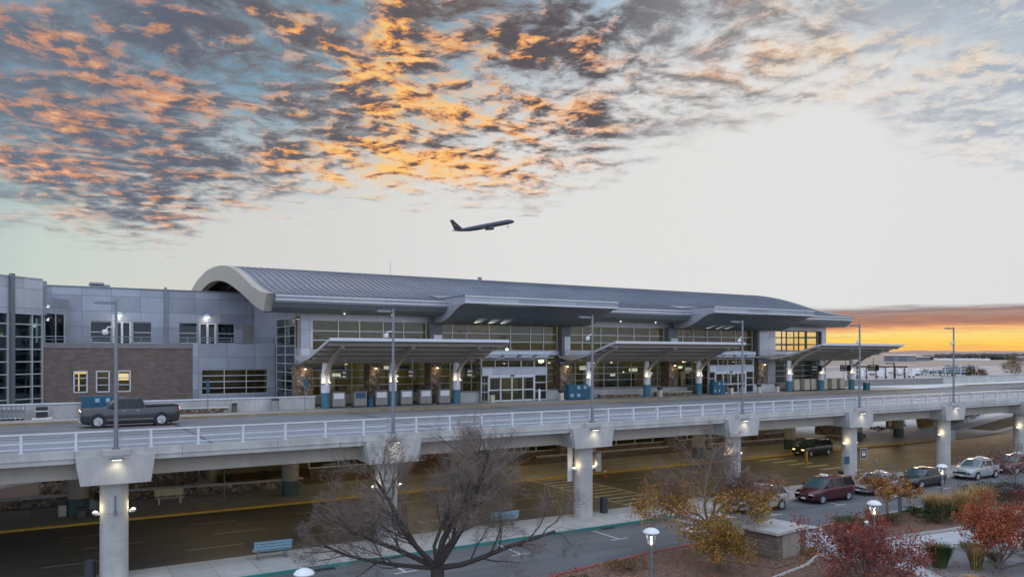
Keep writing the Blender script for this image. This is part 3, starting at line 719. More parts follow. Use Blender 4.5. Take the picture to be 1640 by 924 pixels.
# corner glazing on the left return wall
cw = link('window', MB().poly([(20.09, 70.2, 6.6), (20.09, 76.5, 6.6), (20.09, 76.5, 13.9), (20.09, 70.2, 13.9)][::-1]), m_glass_b, hall)
mb = MB()
for y in (70.2, 73.4, 76.5): mb.box(20.02, 20.10, y - .05, y + .05, 6.6, 13.95)
for z in (7.4, 8.2, 9.0, 9.8, 10.6, 11.4, 12.3, 13.2, 13.95): mb.box(20.03, 20.088, 70.25, 76.45, z - .04, z + .04)
link('frame', mb, m_mull, cw)
# hall lamps (seen lit through the glass)
for i, x in enumerate((24, 30, 37, 44, 52, 59, 67, 74)):
    l = link('ceiling_light', MB().lathe((x, 73.5 + (i % 2) * 2, 13.95), [(.05, 0), (.22, .02), (.22, .1)], 12), m_bulb, hall)
    light(hall, (x, 73.5 + (i % 2) * 2, 13.8), 105, (1, .84, .46), .3)
    light(hall, (x, 75.0, 9.9), 44, (1, .84, .56), .3)
for i in range(16):
    x = 22.5 + i * 4.3
    if x > 84: break
    link('ceiling_light', MB().lathe((x, 74 + (i * 7 % 5), 9.6), [(.03, 0), (.13, .02), (.13, .08)], 10), m_bulb, hall)
# furniture-like masses inside the hall, seen dimly through the glass
rn = random.Random(3)
for i in range(26):
    x = 22 + rn.random() * 60; y = 73 + rn.random() * 5; link('hall_counter', MB().box(x, x + .8 + rn.random() * 2.5, y, y + .6, 6.16, 7.2 + rn.random() * 2.0), (m_counter, m_pierd, m_cream)[i % 3], hall)

mb = MB()
for i in range(9):
    x = 23 + i * 7.0; mb.box(x, x + 3.2, 74.9, 75.0, 9.0, 9.5)
link('hall_sign', mb, m_blue, hall)
m_disp = lamp_mat('lit_display', (.55, .85, .45), .9); m_disp2 = lamp_mat('lit_white_display', (.95, .95, .85), .8)
rn = random.Random(9)
for k, x in enumerate((24.2, 29.4, 45.8, 50.2, 53.0, 57.4, 60.2, 65.6, 66.9, 67.8, 69.2, 71.4)):
    z = rn.uniform(7.9, 9.3); w = rn.uniform(.5, 1.3); link('lit_display', MB().box(x, x + w, 72.4, 72.46, z, z + rn.uniform(.25, .5)), m_disp if k in (7, 8, 9) else m_disp2, hall)
    link('display_post', MB().box(x + w / 2 - .04, x + w / 2 + .04, 72.47, 72.55, 6.16, z + .3), m_black, hall)

# wave-shaped entrance hoods on the roof edge
def hood(x0, x1, label):
    h = thing('entrance_hood', label, 'roof hood', ((x0 + x1) / 2, 65, 15), 'wave shaped hoods over the entrances')
    top = [(66.8, 15.72), (64.6, 15.74), (61.75, 15.72)]
    lowp = [(61.62, 15.10), (62.4, 14.98), (63.3, 14.68), (64.2, 14.25), (65.2, 13.88), (66.4, 13.62), (67.86, 13.55), (67.86, 14.21), (66.2, 14.21)]
    lowp = smooth_prof(lowp[:-2], 3) + lowp[-2:]
    prof = top + [(61.6, 15.68)] + lowp
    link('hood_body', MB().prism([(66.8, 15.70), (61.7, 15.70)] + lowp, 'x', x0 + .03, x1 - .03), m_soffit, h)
    for a, b in ((x0 - .02, x0 + .028), (x1 - .028, x1 + .02)):
        link('side_panel', MB().prism([(66.9, 15.75), (61.6, 15.75)] + lowp, 'x', a, b), m_fascia, h)
    link('fascia', MB().box(x0, x1, 61.52, 61.60, 15.12, 15.78), m_fascia, h)
    link('gutter_band', MB().box(x0 - .05, x1 + .05, 61.44, 61.518, 15.16, 15.30).box(x0 - .05, x1 + .05, 61.44, 61.518, 15.70, 15.80), m_mull, h)
    link('hood_roof', MB().prism([(61.55, 15.81), (66.9, 15.77), (69, 16.2), (68.9, 16.3), (66.8, 15.9), (61.55, 15.86)], 'x', x0, x1), m_roof, h)
    for k in range(3):
        x = x0 + (3.7, 5.25, 6.6)[k]
        link('uplight', MB().bbox((x, 68.0, 12.85), .22, .2, .12), m_galv, h)
        light(h, (x, 67.4, 13.0), 900, (1, .95, .80), .05, 'SPOT', (0, -2.6, 1), 29)  # spot aimed up and forward, throws a light pool on the soffit
    return h
hood(32.6, 49.7, 'left wave shaped grey roof hood with three bright uplights')
hood(63.0, 79.4, 'right wave shaped grey roof hood nearer the sunset')
for x in (23.5, 28.0, 54.5, 59.5):
    l = link('soffit_light', MB().lathe((x, 67, 14.15), [(.05, 0), (.07, .07)], 10), m_bulbw, hall)
    light(hall, (x, 66.9, 13.6), 4, (1, .92, .75), .1, 'SPOT', (0, -.3, 1), 120)

# stone pillars with an uplit lamp, in front of the lower glazing
PILL = [(19.1, 20.5, 'rubble stone pillar at the left corner of the hall'), (25.6, 26.7, 'rubble stone pillar behind the second canopy column'), (31.6, 32.75, 'rubble stone pillar left of the left entrance'), (46.2, 47.7, 'rubble stone pillar right of the left entrance'), (61.0, 62.4, 'rubble stone pillar left of the right entrance'), (75.5, 77.2, 'rubble stone pillar right of the right entrance')]
for x0, x1, l in PILL:
    t = thing('stone_pillar', l, 'pillar', ((x0 + x1) / 2, 67.2, 6.15), 'stone pillars along the terminal front')
    link('shaft', MB().box(x0, x1, 66.5, 67.85, 6.15, 9.7), m_stone, t)
    link('capstone', MB().box(x0 - .08, x1 + .08, 66.42, 67.87, 9.70, 9.86), m_pierd, t)
    sc = link('lamp', MB().lathe(((x0 + x1) / 2, 66.25, 9.42), [(.16, 0), (.10, .12), (.03, .2)], 10), m_galv, t)
    link('bulb', MB().lathe(((x0 + x1) / 2, 66.25, 9.34), [(.05, 0), (.11, .05), (.09, .075)], 10), m_bulb, sc)
    light(t, ((x0 + x1) / 2, 66.15, 9.25), 9, (1, .78, .42), .06)

# vestibules
def vestibule(x0, x1, d0, d1, label):
    v = thing('entrance_vestibule', label, 'entrance', ((x0 + x1) / 2, 65, 6.15), 'glazed entrance vestibules')
    link('header', MB().box(x0, x1, 64.40, 64.6, 8.68, 9.36), m_panel_l, v)
    link('roof_slab', MB().box(x0 - .4, x1 + .5, 64.6, 68.44, 10.62, 10.98), m_panel_l, v)
    n = 5; xs = [x0 + (x1 - x0) * i / n for i in range(n + 1)]
    glazing(v, xs, 64.55, 9.37, 10.15, (9.4, 10.12), gmat=m_glass_d)
    if d0 - x0 > .3: glazing(v, [x0, d0 - .1], 64.55, 6.2, 8.67, (6.25, 7.1, 7.9, 8.64), gmat=m_glass_d)
    glazing(v, [d1 + .1, x1] if x1 - d1 < 2.2 else [d1 + .1, (d1 + x1) / 2, x1], 64.55, 6.2, 8.67, (6.25, 7.1, 7.9, 8.64), gmat=m_glass_d)
    for x in (x0, x1):
        sw = link('side_glazing', MB().poly([(x, 64.7, 6.2), (x, 68.4, 6.2), (x, 68.4, 10.6), (x, 64.7, 10.6)]), m_glass_d, v)
        mb = MB()
        for y in (64.72, 66.5, 68.38): mb.box(x - .04, x + .04, y - .04, y + .04, 6.2, 10.6)
        for z in (7.1, 8.0, 8.9, 9.8): mb.box(x - .03, x + .03, 64.76, 68.34, z - .03, z + .03)
        link('frame', mb, m_mull, sw)
    link('door_frame', MB().box(d0 - .1, d0, 64.42, 64.62, 6.15, 8.67).box(d1, d1 + .1, 64.42, 64.62, 6.15, 8.67).box(d0, d1, 64.42, 64.62, 8.5, 8.67), m_white, v)
    w = (d1 - d0) / 4
    for k in range(4):
        a, b = d0 + k * w + .01, d0 + (k + 1) * w - .01
        dr = link('door', MB().poly([(a, 64.52, 6.2), (b, 64.52, 6.2), (b, 64.52, 8.49), (a, 64.52, 8.49)]), m_glass, v)
        link('frame', MB().box(a, a + .07, 64.47, 64.56, 6.17, 8.495).box(b - .07, b, 64.47, 64.56, 6.17, 8.495).box(a + .1, b - .1, 64.475, 64.555, 7.2, 7.32).box(a + .1, b - .1, 64.475, 64.555, 6.17, 6.32).box(a + .1, b - .1, 64.475, 64.555, 8.4, 8.49), m_mull, dr)
    link('sensor', MB().box((d0 + d1) / 2 - .2, (d0 + d1) / 2 + .2, 64.3, 64.398, 8.56, 8.68), m_black, v)
    nb = 4; w = (x1 - x0) / nb
    for k in range(nb):                                 # sloping awning blades
        a = x0 + k * w
        link('awning_blade', MB().poly([(a, 64.4, 10.16), (a + w * .85, 64.4, 10.16), (a + w * 1.2, 64.4, 10.60), (a + w * .45, 64.4, 10.60)]).prism([(64.39, 10.17), (63.0, 10.30), (63.0, 10.36), (64.39, 10.22)], 'x', a + .05, a + w - .15), m_panel, v)
    link('bright_lamp', MB().lathe((x0 + 1.2, 64.9, 11.0), [(.05, 0), (.15, .08), (.1, .2)], 10).lathe((x0 + 3.0, 64.9, 11.0), [(.05, 0), (.15, .08), (.1, .2)], 10), m_bulbw, v)
    light(v, ((x0 + x1) / 2, 67.2, 9.6), 70, (1, .86, .55), .2)
    return v
vestibule(35.9, 43.2, 36.7, 41.7, 'left glazed entrance with four white framed sliding doors')
vestibule(65.2, 72.4, 66.2, 71.0, 'right glazed entrance with white framed sliding doors near blue box')

# ------------------------------------------------------------------ kerbside canopies on columns
def canopy(x0, x1, cols, label):
    c = thing('canopy', label, 'canopy', ((x0 + x1) / 2, 64, 6.15), 'curved canopies over the kerb')
    prof = smooth_prof([(68.35, 10.42), (67.4, 10.22), (66.4, 10.13), (65.2, 10.22), (63.6, 10.52), (62, 10.93), (60.5, 11.35), (59.0, 11.74)], 3)
    mb = MB()
    up = [(y, z + .10) for y, z in prof]
    mb.prism(up + prof[::-1], 'x', x0 + .06, x1 - .06)
    link('roof_sheet', mb, m_beige, c)
    link('front_trim', MB().box(x0, x1, 58.86, 59.0, 11.66, 11.90), m_trimw, c)
    for a in (x0 - .02, x1 - .05):
        link('side_trim', MB().prism([(y, z + .13) for y, z in prof] + [(y, z - .10) for y, z in prof[::-1]], 'x', a, a + .07), m_trimw, c)
    for k, (y, z) in enumerate(((59.7, 11.42), (61.0, 11.06), (62.3, 10.70), (63.6, 10.36), (64.9, 10.10), (66.3, 9.98))):
        link('purlin', MB().box(x0 + .1, x1 - .1, y - .1, y + .1, z - .14, z + .14), m_beam, c)
    for x in cols:
        arm = smooth_prof([(64.0, 8.95), (63.2, 9.6), (62.2, 10.3), (61.0, 10.85), (59.6, 11.3)], 3)
        arm2 = [(y + .05, z - .42 * (1 - .55 * i / len(arm))) for i, (y, z) in enumerate(arm)]
        link('rafter', MB().prism(arm + arm2[::-1], 'x', x - .13, x + .13), m_beam, c)
        cl = link('column', MB().lathe((x, 64, 0), [(.36, 7.45), (.36, 9.0), (.30, 9.02), (.24, 9.9)], 24), m_colw, c, smooth=True)
        link('teal_foot', MB().cyl(x, 64, 6.15, 7.45, .365, n=24), m_teal, cl, smooth=True)
        for s, dy in ((.85, -.24), (-.85, -.24)):
            sc = link('sconce', MB().lathe((x + s * .36, 64 + dy, 8.18), [(.06, 0), (.16, .05), (.17, .07)], 10), m_dkmet, c)
            link('bulb', MB().lathe((x + s * .36, 64 + dy, 8.27), [(.07, 0), (.07, .04)], 10), m_bulb, sc)
            light(c, (x + s * .50, 64 + dy - .20, 8.45), 7.0, (1, .80, .46), .05)
    return c
canopy(19.5, 35.5, (20.8, 26.8, 33.0), 'left kerbside canopy over grey check in counters, upturned left end')
canopy(47.3, 64.9, (48.0, 55.6, 63.1), 'middle kerbside canopy over stone benches and blue box')
canopy(77.5, 93.2, (78.0, 83.9, 89.9), 'right kerbside canopy over cream kiosks in front of sunset')

# ------------------------------------------------------------------ left wing (brick block, upper storey), glass tower
wing = thing('terminal_wing', 'brown brick and grey panel terminal wing with set back upper storey', 'building', (8, 77, 0))
def wall_holes(mb, x0, x1, y0, y1, z0, z1, holes):     # wall box with rectangular openings (x0,x1,z0,z1)
    xs = sorted({x0, x1, *[h[0] for h in holes], *[h[1] for h in holes]}); zs = sorted({z0, z1, *[h[2] for h in holes], *[h[3] for h in holes]})
    for a, b in zip(xs[:-1], xs[1:]):
        run = None
        for c, d in zip(zs[:-1], zs[1:]):
            if any(h[0] <= a and b <= h[1] and h[2] <= c and d <= h[3] for h in holes):
                if run: mb.box(a, b, y0, y1, *run); run = None
            else: run = (run[0], d) if run else (c, d)
        if run: mb.box(a, b, y0, y1, *run)
    return mb
hb = [(3.05, 4.1, 7.35, 9.2), (4.75, 5.8, 7.35, 9.2), (6.4, 7.45, 7.35, 9.2)]
link('brick_wall', wall_holes(MB(), .3, 12.6, 77, 77.4, 3.2, 11.15, hb), m_brick, wing)
link('parapet', MB().box(.3, 12.6, 76.94, 77.42, 11.16, 11.62), m_conc_d, wing)
for i, (a, b, c, d) in enumerate(hb):
    w = link('window', MB().poly([(a, 77.2, c), (b, 77.2, c), (b, 77.2, d), (a, 77.2, d)]), m_glass_c, wing)
    mb = MB().box(a - .02, a + .09, 76.96, 77.25, c, d).box(b - .09, b + .02, 76.96, 77.25, c, d).box(a + .09, b - .09, 76.96, 77.25, c - .02, c + .09).box(a + .09, b - .09, 76.96, 77.25, d - .09, d + .02)
    for z in (c + .62, c + 1.24): mb.box(a + .09, b - .09, 77.08, 77.22, z - .035, z + .035)
    link('frame', mb, m_mull, w)
m_litroom = lamp_mat('lit_room_lamp', (1, .70, .16), .75)
link('room', MB().box(2.5, 8.2, 78.6, 78.7, 6.5, 9.6).box(2.5, 8.2, 77.5, 78.6, 6.9, 7.0), m_room, wing)
link('lit_blind', MB().box(3.1, 4.1, 77.45, 77.47, 8.95, 9.2).box(3.42, 3.50, 77.45, 77.47, 7.5, 8.94), m_litroom, wing)
link('lit_blind', MB().box(6.5, 7.35, 77.5, 77.6, 8.35, 8.95), m_litroom, wing)
light(wing, (5.5, 77.9, 9.3), 5, (1, .8, .4), .2)
hg = [(13.4, 19.4, 6.9, 9.25)]
link('wall', wall_holes(MB(), 12.6, 20.08, 77, 77.4, 5.0, 11.6, hg), m_panel, wing)
glazing(wing, [13.4, 15.4, 17.4, 19.4], 77.2, 6.9, 9.25, (6.95, 7.5, 8.1, 8.65, 9.2), gmat=m_glass_d)
link('room', MB().box(13, 19.9, 80.4, 80.5, 6.5, 9.6).box(13, 19.9, 77.5, 80.4, 6.8, 6.85), m_inter, wing)
light(wing, (15.5, 78.6, 9.3), 22, (1, .82, .5), .2)
light(wing, (18, 79.2, 9.3), 10, (1, .82, .5), .2)
link('terrace_floor', MB().box(.3, 20.05, 77.42, 86, 11.2, 11.4), m_conc_d, wing)
ux = lambda px: 86 * (.5195 + .8545 * (px - 820) / 1265) / (.8545 - .5195 * (px - 820) / 1265)
u = [ux(p) for p in (145, 178, 181, 210, 213, 243, 287, 316, 319, 346, 349, 376, 388, 405)]
hu = [(u[0], u[1], 11.75, 13.85), (u[2], u[3], 11.42, 13.85), (u[4], u[5], 11.75, 13.85), (u[6], u[7], 11.75, 13.85), (u[8], u[9], 11.42, 13.85), (u[10], u[11], 11.75, 13.85)]
link('upper_wall', wall_holes(MB(), .5, 20.06, 86, 86.4, 11.4, 17.05, hu), m_panel, wing)
link('coping', MB().box(.45, 20.06, 85.9, 86.5, 17.06, 17.16), m_galv, wing)
for k, (a, b, c, d) in enumerate(hu):
    if k in (1, 4):
        dr = link('door', MB().poly([(a, 86.2, c), (b, 86.2, c), (b, 86.2, d), (a, 86.2, d)]), m_glass_w, wing); m_ = (a + b) / 2
        link('frame', MB().box(a, a + .14, 86.05, 86.25, c, d).box(b - .14, b, 86.05, 86.25, c, d).box(m_ - .1, m_ + .1, 86.05, 86.25, c, d).box(a + .14, m_ - .1, 86.05, 86.25, d - .12, d).box(m_ + .1, b - .14, 86.05, 86.25, d - .12, d), m_white, dr)
    else: glazing(wing, [a, b], 86.2, c, d, (c + .05, c + 1.05, d - .05), gmat=m_glass_w)
link('room', MB().box(1, 20, 88, 88.1, 11.4, 16), m_pierd, wing)
link('door', MB().box(u[12], u[13], 85.94, 85.995, 11.42, 13.75), m_counter, wing)
link('corner_bay', MB().prism([(.5, 79.2), (2.9, 82.6), (2.9, 85.9), (.5, 85.9)], 'z', 11.4, 15.6), m_panel, wing)
cb = link('window', MB().poly([(.94, 79.77, 11.6), (2.5, 81.98, 11.6), (2.5, 81.98, 14.2), (.94, 79.77, 14.2)]), m_glass_w, wing)
mb = MB()
for t in (0, .55, 1): mb.bbox((.93 + 1.56 * t, 79.75 + 2.21 * t, 11.55), .1, .1, 2.7, R(45))
link('frame', mb, m_mull, cb)
link('pipe', MB().box(ux(263), ux(267), 85.75, 85.99, 11.4, 17.35), m_galv, wing)
for px_, y in ((190, 86), (331, 86)):
    x = ux(px_)
    l = link('wall_light', MB().lathe((x, 85.55, 14.45), [(.42, 0), (.36, .16), (.15, .3)], 14), m_white, wing)
    link('bulb', MB().lathe((x, 85.55, 14.40), [(.2, 0), (.25, .04)], 12), m_bulbw, l)
    light(wing, (x, 85.4, 14.25), 16, (1, .92, .78), .15)
l = link('wall_light', MB().lathe((1.1, 79.35, 14.75), [(.3, 0), (.26, .12), (.1, .22)], 12), m_white, wing)
link('bulb', MB().lathe((1.1, 79.35, 14.70), [(.15, 0), (.2, .04)], 12), m_bulbw, l)
tr = thing('terrace_railing', 'grey metal railing along the terrace above the brick wall', 'railing', (10, 77.1, 11.62))
link('rail', MB().box(.4, 20.0, 77.12, 77.2, 12.12, 12.19), m_galv, tr)
link('rail', MB().box(.4, 20.0, 77.14, 77.18, 11.86, 11.91), m_galv, tr)
for k in range(11): link('post', MB().box(.5 + k * 1.94, .58 + k * 1.94, 77.13, 77.19, 11.40 if k > 6 else 11.62, 12.12), m_galv, tr)
ru = thing('rooftop_unit', 'small grey air handling unit on the wing roof', 'air handler', (ux(160), 90, 17))
x = 90 * (.5195 + .8545 * (160 - 820) / 1265) / (.8545 - .5195 * (160 - 820) / 1265)
link('casing', MB().box(x - .85, x + .85, 89, 91, 16.76, 17.62), m_galv, ru, bevel=.04)
link('hood', MB().box(x - .95, x + .3, 88.7, 91.1, 17.63, 17.80), m_panel, ru)
link('wing_roof', MB().box(.5, 20.05, 86.45, 108, 16.6, 16.75), m_conc_d, wing)
at_ = tag(link('antenna', MB().tube([(41.5, 100, 18.4), (41.5, 100, 23.5)], [.05, .02], 5), m_galv), 'thin antenna mast rising behind the curved roof', 'antenna')

tw = thing('glass_tower', 'curtain walled corner tower with pale top panels at the left edge', 'tower', (-3, 72, 0))
ang = Vector((-.787, -.692, 0)); A0 = Vector((.72, 77.0, 0)); nrm = Vector((-ang.y, ang.x, 0))
if nrm.y > 0: nrm = -nrm
def TP(t, z, o=0.0): q = A0 + ang * t + nrm * o; return (q.x, q.y, z)
def tbox(mb, t0, t1, z0, z1, o0, o1):
    a, b, c, d = TP(t0, 0, o0), TP(t1, 0, o0), TP(t1, 0, o1), TP(t0, 0, o1)
    return mb.prism([a[:2], b[:2], c[:2], d[:2]], 'z', z0, z1)
link('top_panels', tbox(tbox(MB(), .0, 12, 13.9, 16.85, -.3, .10), .0, 12, 16.86, 16.95, -.35, .16), m_panel_l, tw)
link('chamfer', MB().prism([TP(0, 0)[:2], (1.1, 77.6), (1.1, 85), (-7, 85), TP(12, 0)[:2], TP(12, 0, -1)[:2], TP(.3, 0, -1)[:2]], 'z', 13.95, 16.8), m_panel, tw)
tg = link('window', MB().poly([TP(0, .8), TP(12, .8), TP(12, 13.89), TP(0, 13.89)][::-1]), m_glass_b, tw)
mb = MB()
for t in (.03, .95, 3.05, 5.3, 7.5, 9.7, 11.9): tbox(mb, t - .05, t + .05, .8, 13.89, -.05, .12)
z = .85
while z < 13.9: tbox(mb, .03, 12, z - .045, z + .045, -.02, .075); z += 1.02
link('frame', mb, m_mull, tg)
link('mast', tbox(MB(), 2.72, 3.02, .5, 17.1, .121, .42), m_galv, tw)
link('base', tbox(MB(), 0, 12, 0, .79, -.3, .15), m_conc, tw)
link('floor', tbox(tbox(tbox(MB(), .2, 11.8, 5.9, 6.3, -4, -.15), .2, 11.8, 9.9, 10.3, -4, -.15), -2.4, 11.8, .3, 13.9, -4.3, -4), m_pierd, tw)
link('inner_wall', MB().box(.05, .28, 77.45, 86, .3, 13.9), m_pierd, tw)

# ------------------------------------------------------------------ low walls, upper kerbside things
def lowwall(name, label, segs, cap=True, z1=7.10):
    t = thing(name, label, 'low wall', (segs[0][0], segs[0][2], 6.15))
    mb = MB(); c = MB()
    for x0, x1, y0, y1 in segs:
        mb.box(x0, x1, y0, y1, 6.153, z1); c.box(x0 - .03, x1 + .03, y0 - .08, y1 + .06, z1 + .02, z1 + .10)
    link('wall', mb, m_conc, t); link('cap_rail', c, m_rail if cap else m_galv, t)
lowwall('low_wall', 'long grey low wall with white rail in front of the brick wing', [(-30, 20.0, 64.25, 64.5)])
lowwall('low_wall', 'short grey low wall left of the left entrance doors', [(33.6, 36.3, 65.0, 65.25)], False)
lowwall('low_wall', 'angled grey low wall between left entrance and blue box', [(42.5, 45.2, 65.0, 65.25), (44.95, 45.2, 65.27, 66.4)], False)
lowwall('low_wall', 'long low wall behind the stone benches of the middle canopy', [(48.6, 63.6, 66.3, 66.48)], False, 6.95)
lowwall('low_wall', 'grey low wall right of the right entrance doors', [(71.6, 77.2, 65.0, 65.25)], False)
def stone_bench(x0, x1, y, label):
    t = thing('stone_bench', label, 'stone bench', ((x0 + x1) / 2, y, 6.15))
    link('base', MB().box(x0 + .1, x1 - .1, y - .22, y + .22, 6.153, 6.50), m_stone, t)
    link('slab', MB().box(x0, x1, y - .3, y + .3, 6.502, 6.60), m_conc, t, bevel=.02)
stone_bench(9.4, 13.0, 63.5, 'stone bench behind the tail of the grey pickup')
stone_bench(49.6, 55.0, 64.6, 'stone bench between the first two columns of the middle canopy')
stone_bench(57.2, 62.6, 64.6, 'stone bench between the last two columns of the middle canopy')
def newsrack(x0, x1, y, n, label, z=6.15, h=1.5):
    t = thing('newspaper_rack', label, 'newspaper rack', ((x0 + x1) / 2, y, z))
    link('cabinet', MB().box(x0, x1, y - .3, y + .3, z + .06, z + h), m_blue, t, bevel=.03)
    w = (x1 - x0) / n
    for r in range(2):
        for k in range(n):
            a = x0 + k * w + .09
            d = link('door', MB().box(a, a + w - .18, y - .325, y - .302, z + .14 + r * h / 2, z + h / 2 - .06 + r * h / 2), m_blue, t)
            if (k * 3 + r * 2 + n) % 4 != 1:
                link('poster', MB().box(a + .1, a + w - .3, y - .335, y - .327, z + .32 + r * h / 2, z + h / 2 - .16 + r * h / 2), m_poster, d)
newsrack(3.0, 5.0, 63.7, 3, 'blue newspaper rack behind the bonnet of the grey pickup')
newsrack(45.0, 47.4, 63.6, 3, 'blue newspaper rack beside the first column of the middle canopy')
newsrack(64.4, 66.3, 63.4, 3, 'blue newspaper rack left of the right entrance doors')
cart = thing('luggage_cart', 'grey luggage cart nested in a row by the low wall', 'luggage cart', (-.5, 63.5, 6.15), 'nested luggage carts at the left edge')
x = -.5
link('frame', MB().tube([(x, 63.15, 6.30), (x + .1, 63.15, 7.05), (x + .1, 63.75, 7.05), (x, 63.75, 6.30)], .022, 6).tube([(x, 63.15, 6.3), (x - .75, 63.25, 6.28), (x - .75, 63.65, 6.28), (x, 63.75, 6.3)], .02, 6).tube([(x + .03, 63.3, 6.5), (x - .1, 63.3, 6.9), (x + .06, 63.3, 7.0)], .015, 5).tube([(x + .03, 63.6, 6.5), (x - .1, 63.6, 6.9), (x + .06, 63.6, 7.0)], .015, 5), m_chrome, cart)
link('basket', MB().box(x - .05, x + .12, 63.2, 63.7, 6.72, 6.76).box(x + .09, x + .12, 63.2, 63.7, 6.76, 6.95), m_dkmet, cart)
link('handle', MB().tube([(x + .1, 63.12, 7.06), (x + .1, 63.78, 7.06)], .03, 8), m_blue, cart)
for wx, wy in ((x - .05, 63.2), (x - .05, 63.7), (x - .7, 63.45)): link('wheel', MB().disc((wx, wy, 6.24), .085, (0, 1, 0), .05, 12), m_tyre, cart)
for i in range(1, 11): dup(cart, (-.5 - .27 * i, 63.5, 6.15))
t = thing('cart_dispenser', 'dark slotted cart dispenser box at the end of the cart row', 'dispenser', (.55, 63.6, 6.15))
link('body', MB().box(.25, .95, 63.4, 63.8, 6.3, 7.0), m_black, t, bevel=.02); link('base', MB().box(.0, 1.25, 63.3, 63.85, 6.153, 6.24), m_white, t); link('shelf', MB().box(.2, 1.0, 63.36, 63.4, 6.68, 6.74), m_white, t)
def litter(x, y, z, label, m=m_counter, h=.95, r=.25, square=True):
    t = thing('litter_bin', label, 'litter bin', (x, y, z))
    link('body', MB().bbox((x, y, z), r * 2, r * 2, h * .72) if square else MB().cyl(x, y, z, z + h * .8, r, n=18), m, t, bevel=.02)
    link('lid', MB().bbox((x, y, z + h * .86), r * 2.1, r * 2.1, h * .14) if square else MB().lathe((x, y, z), [(r * 1.05, h * .82), (r * 1.05, h * .9), (r * .6, h)], 18), m_dkmet, t)
    link('opening', MB().bbox((x, y, z + h * .725), r * 1.8, r * 1.8, h * .13) if square else MB().cyl(x, y, z + h * .80, z + h * .82, r * .9, n=14), m_black, t)
m_brownbin = M('brown_bin', (.12, .085, .07), .6)
litter(13.45, 63.6, 6.153, 'small brown litter bin right of the stone bench near pickup', m_brownbin, .7, .18)
litter(16.6, 63.7, 6.153, 'round grey litter bin against the long low wall', m_counter, 1.0, .3, False)
for x, y, l in ((36.5, 63.6, 'beige square bin left of the left entrance doors'), (44.3, 63.6, 'pale bin next to the blue rack by the left entrance'), (56.9, 63.4, 'pale bin between the two stone benches'), (67.3, 63.2, 'beige bin in front of the right entrance doors, nearer the blue rack'), (69.3, 63.4, 'beige bin in front of the right entrance doors, nearer the lamp post'), (72.3, 63.6, 'pale bin at the left end of the low wall by right entrance'), (75.4, 63.6, 'pale bin below the stone pillar right of right entrance')):
    litter(x, y, 6.153, l, m_cream, 1.0, .2)
tag(link('door_post', MB().cyl(41.95, 63.9, 6.153, 7.3, .11, n=14), m_white), 'short white guard post right of the left entrance doors', 'bollard')
def kiosk(name, cat, x, y, w, h, label, m, poster=None, group=None):
    t = thing(name, label, cat, (x, y, 6.153), group)
    link('body', MB().box(x - w / 2, x + w / 2, y - .35, y + .35, 6.153, 6.153 + h), m, t, bevel=.025)
    link('kick_plate', MB().box(x - w / 2 - .004, x + w / 2 + .004, y - .36, y + .3, 6.155, 6.28), m_dkmet, t)
    link('door', MB().box(x - w / 2 + .05, x - .015, y - .375, y - .352, 6.32, 6.153 + h * .52).box(x + .015, x + w / 2 - .05, y - .375, y - .352, 6.32, 6.153 + h * .52), m, t)
    link('poster', MB().box(x - w / 2 + .12, x + w / 2 - .12, y - .37, y - .352, 6.153 + h * .58, 6.153 + h * .93), poster or m_poster, t)
    return t
cl = ['pale check in counter right of the first column of left canopy', 'check in counter with a blue banner on its front', 'check in counter right of the blue bins', 'check in counter right of the second column of left canopy', 'check in counter in front of the third stone pillar', 'check in counter left of the third column of left canopy']
for i, x in enumerate((21.95, 23.85, 25.75, 28.1, 29.95, 31.8)):
    t = kiosk('check_in_counter', 'check in counter', x, 64.3, 1.12, 1.32, cl[i], m_counter, m_blue if i == 1 else m_white, 'check in counters under the left canopy')
    link('counter_top', MB().box(x - .6, x + .6, 63.88, 64.7, 7.48, 7.53), m_pierd, t)
    link('screen', MB().box(x + .1, x + .45, 64.2, 64.24, 7.56, 7.85).box(x + .24, x + .3, 64.22, 64.26, 7.531, 7.56), m_black, t)
litter(24.75, 64.0, 6.153, 'blue wheeled bin between two check in counters', m_blue, 1.0, .2)
litter(25.0 + .1, 64.6, 6.153, 'darker blue bin behind the blue wheeled bin', m_blue, .95, .2)
kl = ['cream kiosk just right of the first column of right canopy', 'cream kiosk, second from the left under the right canopy', 'cream kiosk left of the middle column of right canopy', 'cream kiosk right of the middle column of right canopy', 'cream kiosk, second from the right under the right canopy', 'cream kiosk left of the last column of right canopy']
for i, x in enumerate((80.0, 81.9, 83.2, 85.2, 87.1, 88.8)): kiosk('self_service_kiosk', 'kiosk', x, 64.8, .95, 1.45, kl[i], m_cream, m_cream, 'cream kiosks under the right canopy')
tag(link('mailbox', MB().box(89.2, 90.0, 61.4, 61.9, 6.16, 7.1), m_blue, bevel=.04), 'small blue box at the kerb behind the lamp post near the right canopy', 'mailbox')
def signpost(x, y, z0, h, label, col=m_blue, sw=.3, sh=.45):
    t = thing('sign_post', label, 'sign', (x, y, z0))
    link('pole', MB().cyl(x, y, z0, z0 + h, .035, n=8), m_galv, t)
    if sw: link('sign_plate', MB().box(x - sw / 2, x + sw / 2, y - .06, y - .036, z0 + h - sh - .05, z0 + h - .02), col, t)
signpost(11.2, 62.0, 6.15, 2.6, 'thin pole with small blue plate in front of the stone bench', sw=.22, sh=.9)
signpost(18.5, 62.0, 6.15, 2.6, 'thin pole with small blue plate left of the left canopy', sw=.3, sh=.6)
signpost(34.9, 62.2, 6.15, 2.4, 'thin bare pole left of the left entrance doors', sw=0)
signpost(54.4, 62.0, 6.15, 2.7, 'thin pole with white plate by the middle canopy bench', m_white, .3, .3)
signpost(65.5, 62.0, 6.15, 2.5, 'thin bare pole in front of the right blue rack', sw=0)
